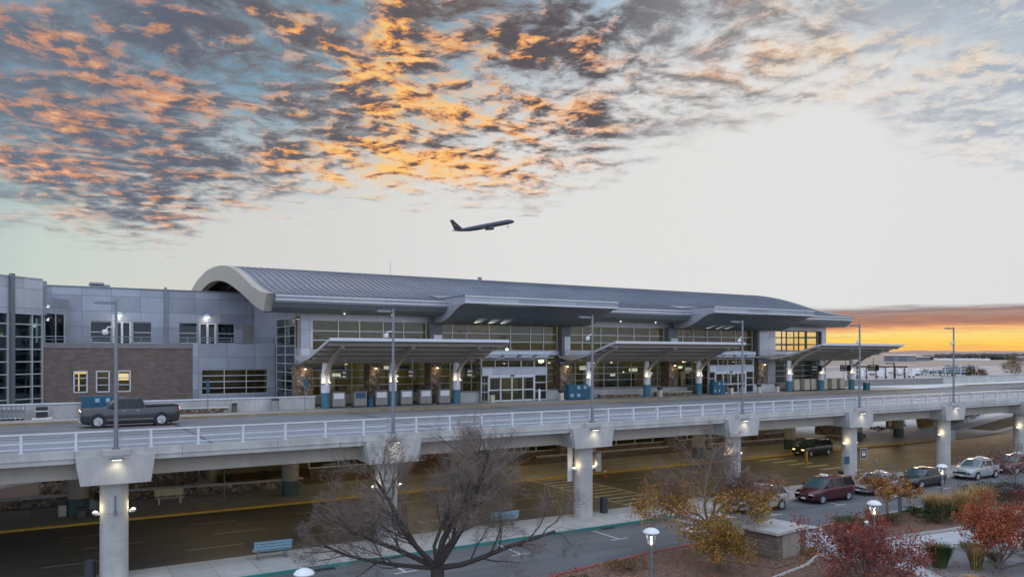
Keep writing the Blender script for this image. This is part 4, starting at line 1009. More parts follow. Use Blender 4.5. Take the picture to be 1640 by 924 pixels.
def bladesign(x, y, z, label, w=1.5, h=.75, m=m_sign):
    t = thing('hanging_sign', label, 'hanging sign', (x, y, z))
    link('board', MB().box(x - .06, x + .06, y - w / 2, y + w / 2, z, z + h), m, t)
    link('hanger', MB().box(x - .03, x + .03, y - .03, y + .03, z + h, 10.25 if h < 1 else z + h + .5), m_galv, t)
    tx = MB(); rn = random.Random(int(x * 10))
    for r in range(2):
        yy = y + w / 2 - .15
        while yy > y - w / 2 + .55:
            l_ = .07 + rn.random() * .10; tx.box(x - .068, x - .061, yy - l_, yy, z + .14 + r * h * .45, z + .14 + h * .22 + r * h * .45); yy -= l_ + .035
    link('lettering', tx, m_white, t)
for x, y, l in ((22.2, 63.0, 'black hanging sign under the left canopy near its first column'), (28.2, 63.0, 'black hanging sign under the left canopy near its second column'), (34.0, 63.0, 'black hanging sign under the right end of the left canopy'),
             (82.0, 63.2, 'black two line hanging sign by the first column of right canopy'), (87.6, 63.2, 'black two line hanging sign between last columns of right canopy'), (92.4, 62.6, 'black and teal hanging sign beyond the last column of right canopy')):
    bladesign(x, y, 8.55, l)
# wall and planting at the right end of the upper level
rw = thing('boundary_wall', 'long pale low wall at the right end of the upper roadway', 'low wall', (110, 68, 6))
link('wall', MB().prism([(94, 70.0), (104, 69.6), (119, 68.9), (119, 69.2), (104, 69.9), (94, 70.3)], 'z', 5.9, 7.02), m_conc_d, rw)
link('wall', MB().prism([(119.02, 68.88), (150, 70.6), (150, 70.95), (119.02, 69.22)], 'z', 5.9, 7.18), m_conc, rw)
link('coping', MB().prism([(94, 69.9), (104, 69.5), (119, 68.8), (119, 69.3), (104, 70.0), (94, 70.4)], 'z', 7.021, 7.09).prism([(119.02, 68.78), (150, 70.5), (150, 71.05), (119.02, 69.32)], 'z', 7.181, 7.25), m_path, rw)
t = thing('dark_lamp_post', 'short black lamp post with flat arm behind the boundary wall', 'lamp post', (110.6, 71.5, 5.9))
link('pole', MB().cyl(110.6, 71.5, 5.9, 9.3, .1, n=8), m_black, t); link('lamp_head', MB().box(108.9, 110.5, 71.3, 71.8, 9.22, 9.36), m_black, t)

# ------------------------------------------------------------------ lower level under the roadway
ls = thing('lower_storefront', 'dim glazed ground floor front of the terminal under the roadway', 'storefront', (50, 67.5, 0))
xs = [20.5 + i * 2.6 for i in range(25)]
glazing(ls, xs, 67.5, .75, 5.4, (.8, 1.9, 3.0, 4.1, 5.35), gmat=m_glass_d, w=.09)
link('plinth', MB().box(20.5, 83, 67.3, 67.8, .03, .745), m_block, ls)
link('rear_wall', MB().box(12.6, 84, 73, 73.3, 0, 5.6).box(12.6, 12.9, 67.5, 73, 0, 5.6), m_inter, ls)
link('ceiling', MB().box(12.6, 90, 66.45, 73, 5.5, 5.68), m_ceil, ls)
for x0, x1 in ((31.6, 33.2), (46.2, 47.8), (60.9, 62.5), (75.2, 76.8), (89.5, 91.5)): link('stone_pier', MB().box(x0, x1, 66.6, 67.28, .03, 5.45), m_stone, ls)
lit = MB()
for k in range(6): lit.box(37.0 + k * .85, 37.5 + k * .85 + .12 * (k % 2), 66.9, 66.95, 1.6 + .15 * (k % 3), 2.5)
link('lit_window', lit, lamp_mat('lit_shop_window', (1, .70, .22), 1.5), ls)
link('lit_window', MB().box(22.0, 22.5, 67.0, 67.1, 2.6, 4.6).box(22.7, 24.2, 67.0, 67.1, 3.2, 4.7), lamp_mat('lit_green_window', (.45, .62, .12), .35), ls)
for x in (23, 31, 39, 48, 57, 66, 75):
    l = link('ceiling_light', MB().box(x - .6, x + .6, 65.2, 65.5, 5.40, 5.46), m_bulb, ls)
    light(ls, (x, 65.0, 5.2), 70, (1, .78, .36), .3)
    light(ls, (x + 3, 70.5, 4.6), 60, (1, .80, .42), .3)
dl = thing('underdeck_lamp', 'flat sodium lamp hanging under the roadway slab', 'lamp', (10, 49, 5.5), 'sodium lamps under the roadway')  # this leftmost lamp is added, only for its light on the left road
link('housing', MB().box(9.6, 10.4, 48.8, 49.2, 5.5, 5.66), m_galv, dl); link('bulb', MB().box(9.7, 10.3, 48.86, 49.14, 5.46, 5.498), m_bulb, dl)
light(dl, (10, 49, 5.38), 235, (1, .80, .44), .2)
for x, y in ((23.6, 49), (37.2, 49), (50.8, 49), (64.4, 49), (78, 49), (23.6, 54.5), (37.2, 54.5), (50.8, 54.5), (64.4, 54.5), (78, 54.5)): dup(dl, (x, y, 5.5))
# planter walls beyond the far pavement
def planter(name, label, pts, z1, th=.4, m=m_stone, cap=m_conc):
    t = thing(name, label, 'planter wall', (*pts[0], 0))
    mb = MB(); c = MB()
    for (a, b) in zip(pts[:-1], pts[1:]):
        mb.prism([a, b, (b[0], b[1] + th), (a[0], a[1] + th)], 'z', .0, z1)
        c.prism([(a[0], a[1] - .05), (b[0], b[1] - .05), (b[0], b[1] + th + .05), (a[0], a[1] + th + .05)], 'z', z1 + .001, z1 + .12)
    link('wall', mb, m, t); link('coping', c, cap, t)
planter('planter_wall', 'low rubble planter wall behind the cream bench', [(-30, 63.1), (2, 63.3), (6, 63.2), (10.5, 62.7), (15.5, 62.4), (18.5, 62.5)], .72)
planter('planter_wall', 'dark planter wall in front of the lower glazing right of crossing', [(41.5, 63.4), (52, 63.4), (58, 63.2)], .75, m=m_block)
planter('planter_wall', 'planter wall behind the dark car with lit headlamps', [(64, 63.4), (80, 63.4)], .6, m=m_block)
planter('rubble_wall', 'high rubble base wall under the brown brick wing', [(.5, 69.5), (9.6, 67.2), (11.9, 70.4), (12.2, 76.9)], 2.7)
planter('rubble_plinth', 'rubble stone plinth and bench on the pale plaza', [(84.4, 62.0), (90.0, 62.0)], .55, 1.6)
tag(link('stone_plinth', MB().box(84.8, 88.2, 63.9, 65.6, .55, 3.6), m_stone), 'rubble stone block standing behind the plaza plinth', 'stone block')
def bench(x, y, z, rz, label, m, mf, name='bench'):
    t = thing(name, label, 'bench', (x, y, z), rz=rz)
    ROOT[t.name] = Vector((0, 0, 0))
    mb = MB()
    for k in range(3): mb.box(-.95, .95, -.26 + k * .17, -.12 + k * .17, .42, .46)
    link('seat', mb, m, t)
    mb = MB()
    for k in range(3): mb.prism([(.28 + k * .03, .54 + k * .15), (.32 + k * .03, .54 + k * .15), (.35 + k * .03, .66 + k * .15), (.31 + k * .03, .66 + k * .15)], 'x', -.95, .95)
    link('backrest', mb, m, t)
    for s in (-.7, .7): link('leg', MB().box(s - .05, s + .05, -.24, .26, 0, .06).box(s - .05, s + .05, -.06, .08, .06, .415).prism([(.22, .40), (.27, .40), (.40, .95), (.36, .95)], 'x', s - .03, s + .03), mf, t)
    return t
m_cbench = M('cream_bench_paint', (.55, .50, .34), .6)
m_bbench = M('blue_bench_paint', (.22, .36, .46), .5, .2)
m_wbench = M('weathered_slat', (.42, .46, .50), .6, .2)
bench(8.3, 60.0, .135, 0, 'cream slatted bench on the far pavement by the planter wall', m_cbench, m_cbench)
for x, y, l in ((10.6, 41.3, 'blue slatted bench on the near pavement left of the bare tree'), (24.6, 41.6, 'blue slatted bench half hidden behind the bare tree')):
    b = bench(x, y, .135, R(180) + R(-4), l, m_bbench, m_galv)
litter(1.7, 59.0, .135, 'cream litter bin left of the first inner column', m_cream, 1.0, .22)
litter(2.75, 57.9, .135, 'low tan litter bin in front of the first inner column', m_brownbin, .65, .22)
litter(2.3, 41.6, .135, 'round dark litter bin left of the foremost pier', m_dkmet, 1.0, .26, False)
litter(32.5, 41.7, .135, 'round grey litter bin at the foot of the third pier', m_dkmet, 1.05, .27, False)
litter(57.2, 41.6, .135, 'small dark bin left of the bus sign pier', m_dkmet, .9, .22)
t = thing('notice_board', 'white and brown notice board between inner column and standing person', 'notice board', (3.4, 60.3, .13))
link('board', MB().box(2.95, 4.0, 60.25, 60.35, .9, 1.5), m_brick, t); link('panel', MB().box(2.95, 4.0, 60.2, 60.3, .2, .88), m_poster, t); link('leg', MB().box(2.9, 2.96, 60.2, 60.35, .135, 1.6).box(4.0, 4.06, 60.2, 60.35, .135, 1.6), m_galv, t)
signpost(11.9, 59.6, .135, 2.1, 'thin dark post on the far pavement right of the cream bench', sw=0)
tag(link('marker_post', MB().box(63.9, 64.15, 50.4, 50.6, .0, 1.25), m_yelk), 'short yellow marker post in front of the dark car', 'post')
def cone(x, y, label):
    t = thing('traffic_cone', label, 'traffic cone', (x, y, 0))
    link('base', MB().box(x - .2, x + .2, y - .2, y + .2, .0, .05), m_cone, t); link('cone', MB().lathe((x, y, 0), [(.15, .05), (.05, .95), (.03, 1.0)], 12), m_cone, t); link('band', MB().lathe((x, y, 0), [(.108, .45), (.09, .62)], 12), m_white, t)
m_cone = M('faded_orange', (.30, .06, .02), .6)
cone(42.4, 54.2, 'orange traffic cone right of the zebra crossing'); cone(74.8, 53.2, 'orange traffic cone right of the dark car')
# bus sign and other signs on the piers
t = thing('bus_sign', 'square black sign with white bus symbol beside the fifth pier', 'sign', (59.1, 41.0, 2.0))
link('board', MB().box(58.62, 59.5, 40.9, 40.96, 1.98, 2.82), m_sign, t)
link('border', MB().box(58.62, 59.5, 40.885, 40.898, 2.79, 2.82).box(58.62, 59.5, 40.885, 40.898, 1.98, 2.01).box(58.62, 58.65, 40.885, 40.898, 2.01, 2.79).box(59.47, 59.5, 40.885, 40.898, 2.01, 2.79), m_white, t)
link('bus_symbol', MB().prism([(58.84, 2.26), (59.28, 2.26), (59.28, 2.52), (59.22, 2.62), (58.90, 2.62), (58.84, 2.52)], 'y', 40.88, 40.897).box(58.88, 58.96, 40.88, 40.897, 2.18, 2.25).box(59.16, 59.24, 40.88, 40.897, 2.18, 2.25), m_white, t)
link('window_band', MB().box(58.90, 59.22, 40.87, 40.879, 2.42, 2.55), m_sign, t)
tag(link('pier_sign', MB().box(56.6, 57.2, 40.9, 40.95, 1.7, 2.3), m_blue), 'small blue sign on the left side of the fifth pier', 'sign')
t = thing('hanging_sign', 'black hanging sign with orange disc under the roadway by the sixth pier', 'hanging sign', (68.2, 44.6, 4.0))
link('board', MB().box(67.7, 68.75, 44.5, 44.6, 3.75, 4.75), m_sign, t); link('disc', MB().disc((68.2, 44.49, 4.2), .27, (0, 1, 0), .02, 20), M('orange_disc', (.6, .22, .04), .5), t); link('hanger', MB().box(68.15, 68.25, 44.52, 44.58, 4.75, 5.66), m_galv, t)
tag(link('control_cabinet', MB().box(72.4, 73.3, 41.3, 41.9, 2.6, 3.6), m_galv), 'grey box on the right side of the sixth pier', 'cabinet')

# ------------------------------------------------------------------ vehicles (front towards -x)
def car(name, label, cat, pos, L, Wd, H, belt, gh, paint, rz=0.0, wheel=.33, axles=None, lit=False, rack=None, taxi=None, group=None, mid=None):
    t = thing(name, label, cat, pos if len(pos) == 3 else (*pos, 0.0), group, rz)
    ROOT[t.name] = Vector((0, 0, 0))
    h = Wd / 2; x0 = -L / 2
    n = 22; rows = []
    B = smooth_prof(belt, 3)
    def top(u):
        for (a, b) in zip(B[:-1], B[1:]):
            if a[0] <= u <= b[0] + 1e-6: return a[1] + (b[1] - a[1]) * (u - a[0]) / max(b[0] - a[0], 1e-6)
        return B[-1][1]
    U = sorted(set([0, .06, .16, .35] + [L * i / n for i in range(1, n)] + [L - .35, L - .16, L - .06, L]))
    for u in U:
        e = min(u, L - u); w = h * (1 - .16 * max(0, 1 - e / .55) ** 2); zt = top(u); zb = .20 + .10 * max(0, 1 - e / .5)
        rows.append([(x0 + u, -w * .80, zb), (x0 + u, -w * .96, zb + .10), (x0 + u, -w, zb + .30), (x0 + u, -w * .985, zt - .16), (x0 + u, -w * .95, zt - .04), (x0 + u, -w * .84, zt),
                     (x0 + u, 0, zt + .025), (x0 + u, w * .84, zt), (x0 + u, w * .95, zt - .04), (x0 + u, w * .985, zt - .16), (x0 + u, w, zb + .30), (x0 + u, w * .96, zb + .10), (x0 + u, w * .80, zb)])
    mb = MB().grid(rows); mb.poly(rows[0]); mb.poly(rows[-1][::-1])
    link('body', mb, paint, t, smooth=True)
    # greenhouse
    b0, b1, r0, r1 = gh; wb, wt = h * .90, h * .74; zr = H - .05
    def Q(u, side, k):       # k 0 at belt, 1 at roof
        zz = top(u) - .02 if k == 0 else zr
        return (x0 + u, side * (wb if k == 0 else wt), zz)
    for s in (-1, 1):
        link('window', MB().poly([Q(b0 + .10, s, 0), Q(b1 - .08, s, 0), Q(r1 - .03, s, 1), Q(r0 + .05, s, 1)]), m_cglass, t)
    link('windscreen', MB().poly([Q(b0, -1, 0), Q(b0, 1, 0), Q(r0, 1, 1), Q(r0, -1, 1)]), m_wglass, t)
    link('rear_window', MB().poly([Q(b1, -1, 0), Q(b1, 1, 0), Q(r1, 1, 1), Q(r1, -1, 1)]), m_cglass, t)
    rr = []
    for k in range(7):
        u = r0 - .04 + (r1 - r0 + .06) * k / 6; cz = .045 * (1 - (2 * k / 6 - 1) ** 2)
        rr.append([(x0 + u, -wt - .03, zr - .05), (x0 + u, -wt * .93, zr + cz * .7), (x0 + u, 0, zr + .02 + cz), (x0 + u, wt * .93, zr + cz * .7), (x0 + u, wt + .03, zr - .05)])
    mb = MB().grid(rr); mb.poly(rr[0]); mb.poly(rr[-1][::-1])
    link('roof', mb, paint, t, smooth=True)
    for s in (-1, 1):
        for (ub, ur, w_) in ((b0 + .03, r0, .05), (b1 - .04, r1 - .02, .07)) + tuple((m_, m_ + .03, .035) for m_ in (mid or [b0 + (b1 - b0) * .5])):
            a, c = Vector(Q(ub, s, 0)), Vector(Q(ur, s, 1)); link('pillar', MB().tube([a + Vector((0, s * .004, 0)), c + Vector((0, s * .004, 0))], w_, 6), paint, t)
    ax = axles or (.88, L - .92)
    for u in ax:
        for s in (-1, 1):
            link('wheel_arch', MB().disc((x0 + u, s * (h - .03), wheel + .03), wheel + .065, (0, 1, 0), .075, 26), m_black, t)
            w = link('wheel', MB().disc((x0 + u, s * (h - .085), wheel), wheel, (0, 1, 0), .21, 26), m_tyre, t)
            mb = MB().disc((x0 + u, s * (h + .022), wheel), wheel * .64, (0, 1, 0), .012, 20)
            for k in range(5):
                a = k * 2 * math.pi / 5 + .3; mb.tube([(x0 + u, s * (h + .03), wheel), (x0 + u + math.cos(a) * wheel * .66, s * (h + .03), wheel + math.sin(a) * wheel * .66)], wheel * .09, 5)
            link('rim', mb, m_rim, w)
    zf, zbk = top(.08) - .19, top(L - .08) - .2
    for s in (-1, 1):
        link('headlight', MB().box(x0 + .0, x0 + .22, s * h * .60 - .17, s * h * .60 + .17, zf - .02, zf + .13), m_amber if lit else m_headd, t, bevel=.03)
        link('tail_light', MB().box(x0 + L - .16, x0 + L + .005, s * h * .76 - .08, s * h * .76 + .08, zbk - .12, zbk + .14), m_tail if lit == 2 else m_taild, t, bevel=.02)
        link('mirror', MB().box(x0 + b0 + .25, x0 + b0 + .40, s * (h + .10) - .10, s * (h + .10) + .10, top(b0 + .3) + .02, top(b0 + .3) + .19), paint, t, bevel=.03)
        for u in ((mid or [b0 + (b1 - b0) * .5]) + [b1 - .35])[:2]:
            link('door_handle', MB().box(x0 + u - .22, x0 + u - .04, s * (h + .012) - .016, s * (h + .012) + .016, top(u) - .20, top(u) - .16), m_chrome if lit == 2 else paint, t)
    link('grille', MB().box(x0 - .012, x0 + .10, -h * .42, h * .42, zf - .12, zf + .04), m_black, t)
    link('bumper', MB().box(x0 - .05, x0 + .12, -h * .82, h * .82, .30, .48), m_chrome if lit == 2 else paint, t, bevel=.04)
    link('bumper', MB().box(x0 + L - .12, x0 + L + .05, -h * .82, h * .82, .32, .50), m_chrome if lit == 2 else paint, t, bevel=.04)
    link('number_plate', MB().box(x0 - .066, x0 - .052, -.16, .16, .33, .45), m_white, t)
    mb = MB()
    for u in (mid or [b0 + (b1 - b0) * .5]) + [b0 + .12]:
        for s in (-1, 1): mb.box(x0 + u - .006, x0 + u + .006, s * (h + .001) - .003, s * (h + .001) + .003, .42, top(u) - .17)
    link('door_gap', mb, m_black, t)
    if rack:
        mb = MB()
        for s in (-1, 1): mb.tube([(x0 + r0 + .2, s * wt * .9, H + .05), (x0 + r1 - .15, s * wt * .9, H + .05)], .022, 6)
        link('roof_rack', mb, m_galv, t)
    if taxi:
        u = r0 + taxi; link('taxi_sign', MB().bbox((x0 + u, 0, H + .01), .26, .62, .17), m_white, t, bevel=.05)
    return t
def paint(n, c, metal=.35, rough=.28): return M(n, c, rough, .05, .8, metal=metal, coat=.6)
p_grey, p_maroon, p_silver = paint('charcoal_paint', (.040, .043, .050)), paint('maroon_paint', (.085, .012, .020)), paint('silver_paint', (.40, .42, .43))
p_dark, p_green, p_wine, p_tan = paint('dark_grey_paint', (.04, .038, .045)), paint('dark_green_paint', (.035, .05, .045)), paint('wine_paint', (.13, .03, .04)), paint('pale_grey_paint', (.36, .36, .38))
vanb = [(0, .62), (.10, .80), (.5, .93), (1.15, 1.05), (1.6, 1.08), (3.4, 1.10), (4.5, 1.12), (4.68, 1.0), (4.72, .7)]
suvb = [(0, .66), (.08, .84), (.3, .98), (1.2, 1.06), (1.4, 1.08), (3.2, 1.10), (4.4, 1.10), (4.55, 1.0), (4.6, .7)]
sedb = [(0, .56), (.10, .70), (.5, .82), (1.3, .92), (1.6, .95), (3.3, .98), (3.9, .98), (4.45, .95), (4.58, .85), (4.6, .6)]
G = 'taxis waiting along the near kerb'
car('taxi', 'silver taxi with roof rack behind the leafy autumn tree', 'car', (42.5, 37.5), 4.6, 1.78, 1.62, suvb, (1.15, 4.45, 1.95, 4.0), p_silver, mid=[2.35, 3.35], rack=True, taxi=.5, group=G)
car('taxi', 'maroon minivan taxi with white roof light, parked at the kerb', 'minivan', (49.5, 37.4), 4.72, 1.86, 1.74, vanb, (.95, 4.62, 1.95, 4.3), p_maroon, mid=[2.15, 3.3], taxi=.25, group=G)
car('taxi', 'pale grey taxi between the maroon minivan and the small orange tree', 'car', (55.7, 37.45), 4.6, 1.78, 1.5, sedb, (1.25, 4.1, 2.05, 3.5), p_tan, mid=[2.6], taxi=.6, group=G)
car('taxi', 'dark grey saloon parked behind the small orange tree', 'car', (61.6, 37.45), 4.6, 1.78, 1.46, sedb, (1.25, 4.2, 2.05, 3.55), p_dark, mid=[2.6], group=G)
car('taxi', 'silver estate taxi with roof sign beside the sixth pier', 'car', (69.7, 37.45), 4.6, 1.80, 1.62, suvb, (1.15, 4.5, 1.95, 4.05), p_silver, mid=[2.35, 3.35], rack=True, taxi=1.0, group=G)
car('taxi', 'wine red taxi at the right edge behind the silver estate', 'car', (76.0, 37.45), 4.6, 1.80, 1.58, suvb, (1.15, 4.5, 1.95, 4.0), p_wine, mid=[2.35, 3.35], taxi=.8, group=G)
car('taxi', 'dark wine car at the far right end of the taxi row', 'car', (82.0, 37.45), 4.6, 1.80, 1.5, sedb, (1.25, 4.2, 2.05, 3.55), p_wine, mid=[2.6], group=G)
car('dark_car', 'dark green car with lit headlamps under the roadway', 'car', (70.6, 54.9), 4.6, 1.84, 1.72, suvb, (1.15, 4.5, 1.95, 4.1), p_green, mid=[2.35, 3.35], rack=True, lit=1)
pkb = [(0, 1.02), (.05, 1.13), (.22, 1.19), (1.3, 1.21), (1.7, 1.22), (3.4, 1.22), (3.75, 1.24), (5.6, 1.27), (5.72, 1.22), (5.76, .8)]
pk = car('pickup_truck', 'charcoal grey crew cab pickup truck with lit lamps driving on the upper roadway', 'pickup truck', (5.45, 56.6, 6.005), 5.76, 1.95, 1.86, pkb, (1.5, 3.72, 2.05, 3.45), p_grey, mid=[2.6], lit=2, wheel=.41, axles=(.98, 4.62))
link('bed_cover', MB().box(-2.88 + 3.78, -2.88 + 5.66, -.86, .86, 1.275, 1.32), m_black, pk, bevel=.015)
link('side_trim', MB().box(-2.88 + 1.45, -2.88 + 4.15, -.998, -.976, .44, .56).box(-2.88 + 1.45, -2.88 + 4.15, .976, .998, .44, .56), paint('taupe_trim', (.14, .125, .115)), pk)
light(pk, (-3.3, -.6, .9), 6, (1, .65, .25), .1)

# ------------------------------------------------------------------ aircraft
def airplane():
    a = thing('airliner', 'dark blue twin engine airliner climbing away above the terminal roof', 'airplane', (0, 0, 0)); ROOT[a.name] = Vector((0, 0, 0))
    m_navy = M('navy_fuselage', (.020, .030, .050), .35, .1, .2, coat=.4); m_bel = M('belly_grey', (.045, .075, .095), .35, .1, .2)
    pr = [(-23.5, .15, 1.2), (-21, .55, .9), (-17, 1.1, .5), (-11, 1.7, .1), (-6, 1.88, 0), (14, 1.88, 0), (18, 1.85, 0), (20.5, 1.6, -.1), (22.3, 1.05, -.35), (23.3, .45, -.55), (23.6, .1, -.6)]
    rows = []
    for x, r, z in pr: rows.append([(x, r * math.cos(2 * math.pi * k / 20), z + r * math.sin(2 * math.pi * k / 20)) for k in range(21)])
    link('fuselage', MB().grid(rows), m_navy, a, smooth=True)
    def wing(name, root, tip, cr, ct, th, m=m_navy):
        mb = MB(); s = []
        for (p, c) in ((root, cr), (tip, ct)):
            s.append([(p[0] + c * .5, p[1], p[2]), (p[0] + c * .2, p[1], p[2] + th * c), (p[0] - c * .5, p[1], p[2]), (p[0] + c * .2, p[1], p[2] - th * c * .6)])
        mb.grid([s[0] + s[0][:1], s[1] + s[1][:1]]); mb.poly(s[1]); mb.poly(s[0]); return link(name, mb, m, a)
    for s in (-1, 1):
        wing('wing', (2.0, s * 1.4, -.9), (-6.0, s * 19, 1.0), 8.2, 1.8, .06, m_bel)
        wing('tailplane', (-19.5, s * .6, .9), (-23.2, s * 7.3, 1.6), 5.0, 1.6, .05)
        e = link('engine', MB().lathe((0, 0, 0), [(.75, -2.6), (1.15, -1.2), (1.3, .5), (1.25, 1.7), (1.1, 1.9)], 18), m_navy, a, smooth=True)
        e.rotation_euler = (0, R(90), 0); e.location = (4.2, s * 6.4, -2.2)
        link('pylon', MB().box(0.5, 4.5, s * 6.4 - .12, s * 6.4 + .12, -1.4, -.4), m_navy, a)
    mb = MB(); f = [(-16.0, 1.4), (-22.0, 9.2), (-24.3, 9.2), (-22.2, 1.2)]
    mb.prism(f, 'y', -.18, .18); link('tail_fin', mb, m_navy, a)
    link('tail_badge', MB().prism([(-20.2, 4.6), (-21.2, 5.8), (-22.3, 5.2), (-21.5, 4.2)], 'y', -.2, .2), M('badge_red', (.25, .06, .06), .5), a)
    g_ = link('nose_gear', MB().tube([(17.6, 0, -1.7), (17.9, 0, -3.6)], .14, 8), m_galv, a)
    link('wheel', MB().disc((17.9, -.25, -3.7), .45, (0, 1, 0), .25, 14).disc((17.9, .25, -3.7), .45, (0, 1, 0), .25, 14), m_tyre, g_)
    link('cockpit_window', MB().box(20.9, 21.6, -1.0, 1.0, .55, .95), m_cglass, a)
    return a
pl = airplane()
dist = 590; u_ = (775 - 820) / 1265
pl.location = (dist * (.5195 + .8545 * u_), dist * (.8545 - .5195 * u_), 10.6 + dist * (568 - 363) / 1265)
pl.rotation_euler = (R(8), R(-12), R(-22))

jet = thing('fighter_jet', 'grey twin tailed fighter jet parked on the distant apron', 'fighter jet', (0, 0, 0), 'fighter jets parked on the apron'); ROOT[jet.name] = Vector((0, 0, 0))
m_jet = M('jet_grey_paint', (.13, .17, .19), .5, .1, .5)
pr = [(-7.5, .9, 1.9), (-3, 1.1, 1.9), (2, 1.0, 1.95), (5, .75, 2.1), (8, .35, 2.0), (9.5, .05, 1.9)]
link('fuselage', MB().grid([[(x, r * math.cos(2 * math.pi * k / 12), z + r * .8 * math.sin(2 * math.pi * k / 12)) for k in range(13)] for x, r, z in pr]), m_jet, jet, smooth=True)
for s in (-1, 1):
    link('wing', MB().prism([(1.5, s * .8), (-1.8, s * 6.2), (-3.8, s * 6.2), (-4.5, s * .8)], 'z', 1.9, 2.02), m_jet, jet)
    link('tailplane', MB().prism([(-5.5, s * .8), (-7.6, s * 3.4), (-8.8, s * 3.4), (-8.3, s * .8)], 'z', 1.85, 1.95), m_jet, jet)
    f = link('tail_fin', MB().prism([(-3.9, 2.3), (-6.3, 5.2), (-7.8, 5.2), (-7.2, 2.3)], 'y', s * 1.3 - .06, s * 1.3 + .06), m_jet, jet)
    link('main_gear', MB().box(-2.2, -1.9, s * 1.2 - .1, s * 1.2 + .1, 0, 1.4), m_dkmet, jet)
link('canopy', MB().lathe((0, 0, 0), [(.1, -1.6), (.42, -.4), (.4, .6), (.1, 1.6)], 10), m_cglass, jet).matrix_local = Matrix.Translation((4.6, 0, 2.75)) @ Matrix.Rotation(R(90), 4, 'Y')
link('nose_gear', MB().box(4.4, 4.6, -.1, .1, 0, 1.5), m_dkmet, jet)
def far(px, d): q = (px - 820) / 1265; return (d * (.5195 + .8545 * q), d * (.8545 - .5195 * q), 0)
jl = ['leftmost of the fighter jets parked on the distant apron', 'second fighter jet from the left on the distant apron', 'middle fighter jet of the row, left of the dark lamp post', 'fighter jet just right of the dark lamp post', 'rightmost of the fighter jets parked on the distant apron']
for i, (px, d, rz) in enumerate(((1497, 405, 150), (1509, 398, 152), (1521, 392, 149), (1538, 386, 153), (1552, 420, 20))):
    o = jet if i == 0 else dup(jet, (0, 0, 0)); o.location = far(px, d); o.rotation_euler = (0, 0, R(rz)); o['label'] = jl[i]

# ------------------------------------------------------------------ distant airfield
def hangar(name, label, px, d, w, h, dep, m, stripes=0):
    x, y, _ = far(px, d)
    t = thing(name, label, 'hangar', (x, y, 0), rz=R(-31.3 - math.degrees(math.atan((px - 820) / 1265)))); ROOT[t.name] = Vector((0, 0, 0))
    link('wall', MB().box(-w / 2, w / 2, 0, dep, 0, h), m, t)
    link('roof', MB().prism([(-.5, h + .1), (dep / 2, h * 1.13), (dep + .5, h + .1)], 'x', -w / 2 - .5, w / 2 + .5), m_galv, t)
    for k in range(max(1, int(w / 18))): link('door', MB().box(-w / 2 + 3 + k * 18, -w / 2 + 15 + k * 18, -.2, -.05, 0, h * .75), m_white if stripes else m_pierd, t)
m_hang = M('hangar_steel', (.19, .205, .235), .6, .1, .05)
hangar('hangar', 'large pale grey hangar beyond the airfield below the canopy tip', 1441, 1250, 46, 9.5, 40, m_hang)
hangar('hangar', 'low dark hangar right of the large grey hangar', 1476, 1400, 26, 6.5, 30, m_pierd)
hangar('hangar', 'long low white hangar in front of the distant woods', 1540, 1480, 92, 3.2, 20, m_white, 1)
hangar('hangar', 'pale building at the right edge in front of the distant woods', 1650, 1300, 40, 7, 30, m_hang)
sv = thing('service_truck', 'white airport service truck on the distant apron', 'truck', (0, 0, 0), 'service trucks parked on the apron'); ROOT[sv.name] = Vector((0, 0, 0))
link('box_body', MB().box(-2.6, 1.2, -1.1, 1.1, .8, 3.0), m_white, sv); link('cab', MB().prism([(1.25, .6), (3.0, .6), (3.0, 1.5), (2.6, 2.3), (1.25, 2.3)], 'y', -1.05, 1.05), m_white, sv)
for wx in (-1.8, 2.1):
    for wy in (-1, 1): link('wheel', MB().disc((wx, wy, .45), .45, (0, 1, 0), .3, 12), m_tyre, sv)
rn = random.Random(12)
for i in range(17):
    o = sv if i == 0 else dup(sv, (0, 0, 0)); px = 1376 + i * 6.6 + rn.uniform(-3, 3)
    o.location = far(px, rn.uniform(360, 470)); o.rotation_euler = (0, 0, rn.uniform(0, 6.28))
def walkway():
    x, y, _ = far(1402, 250)
    t = thing('covered_walkway', 'dark red framed covered walkway behind the right canopy columns', 'walkway', (x, y, 0), rz=R(-55)); ROOT[t.name] = Vector((0, 0, 0))
    mr = M('oxide_red_paint', (.10, .045, .04), .6)
    link('roof', MB().box(-9, 9, -2, 2, 6.6, 7.1), mr, t)
    for k in range(7): link('post', MB().box(-8.2 + k * 2.7, -7.7 + k * 2.7, -1.2, -.6, 0, 6.6), mr, t)
walkway()
pf = thing('perimeter_fence', 'pale metal fence along the apron beyond the boundary wall', 'fence', (150, 120, 0))
link('rail', MB().tube([(105, 76, 7.6), (118, 79, 7.7), (160, 86, 7.9)], .05, 5).tube([(105, 76, 8.1), (118, 79, 8.2), (160, 86, 8.4)], .05, 5), m_rail, pf)
for k in range(16): q = k / 15; link('post', MB().box(105 + 55 * q - .06, 105 + 55 * q + .06, 76 + 10 * q + .5 * math.sin(q * 3.1), 76.1 + 10 * q + .5 * math.sin(q * 3.1), 0, 8.3 + .3 * q), m_rail, pf)

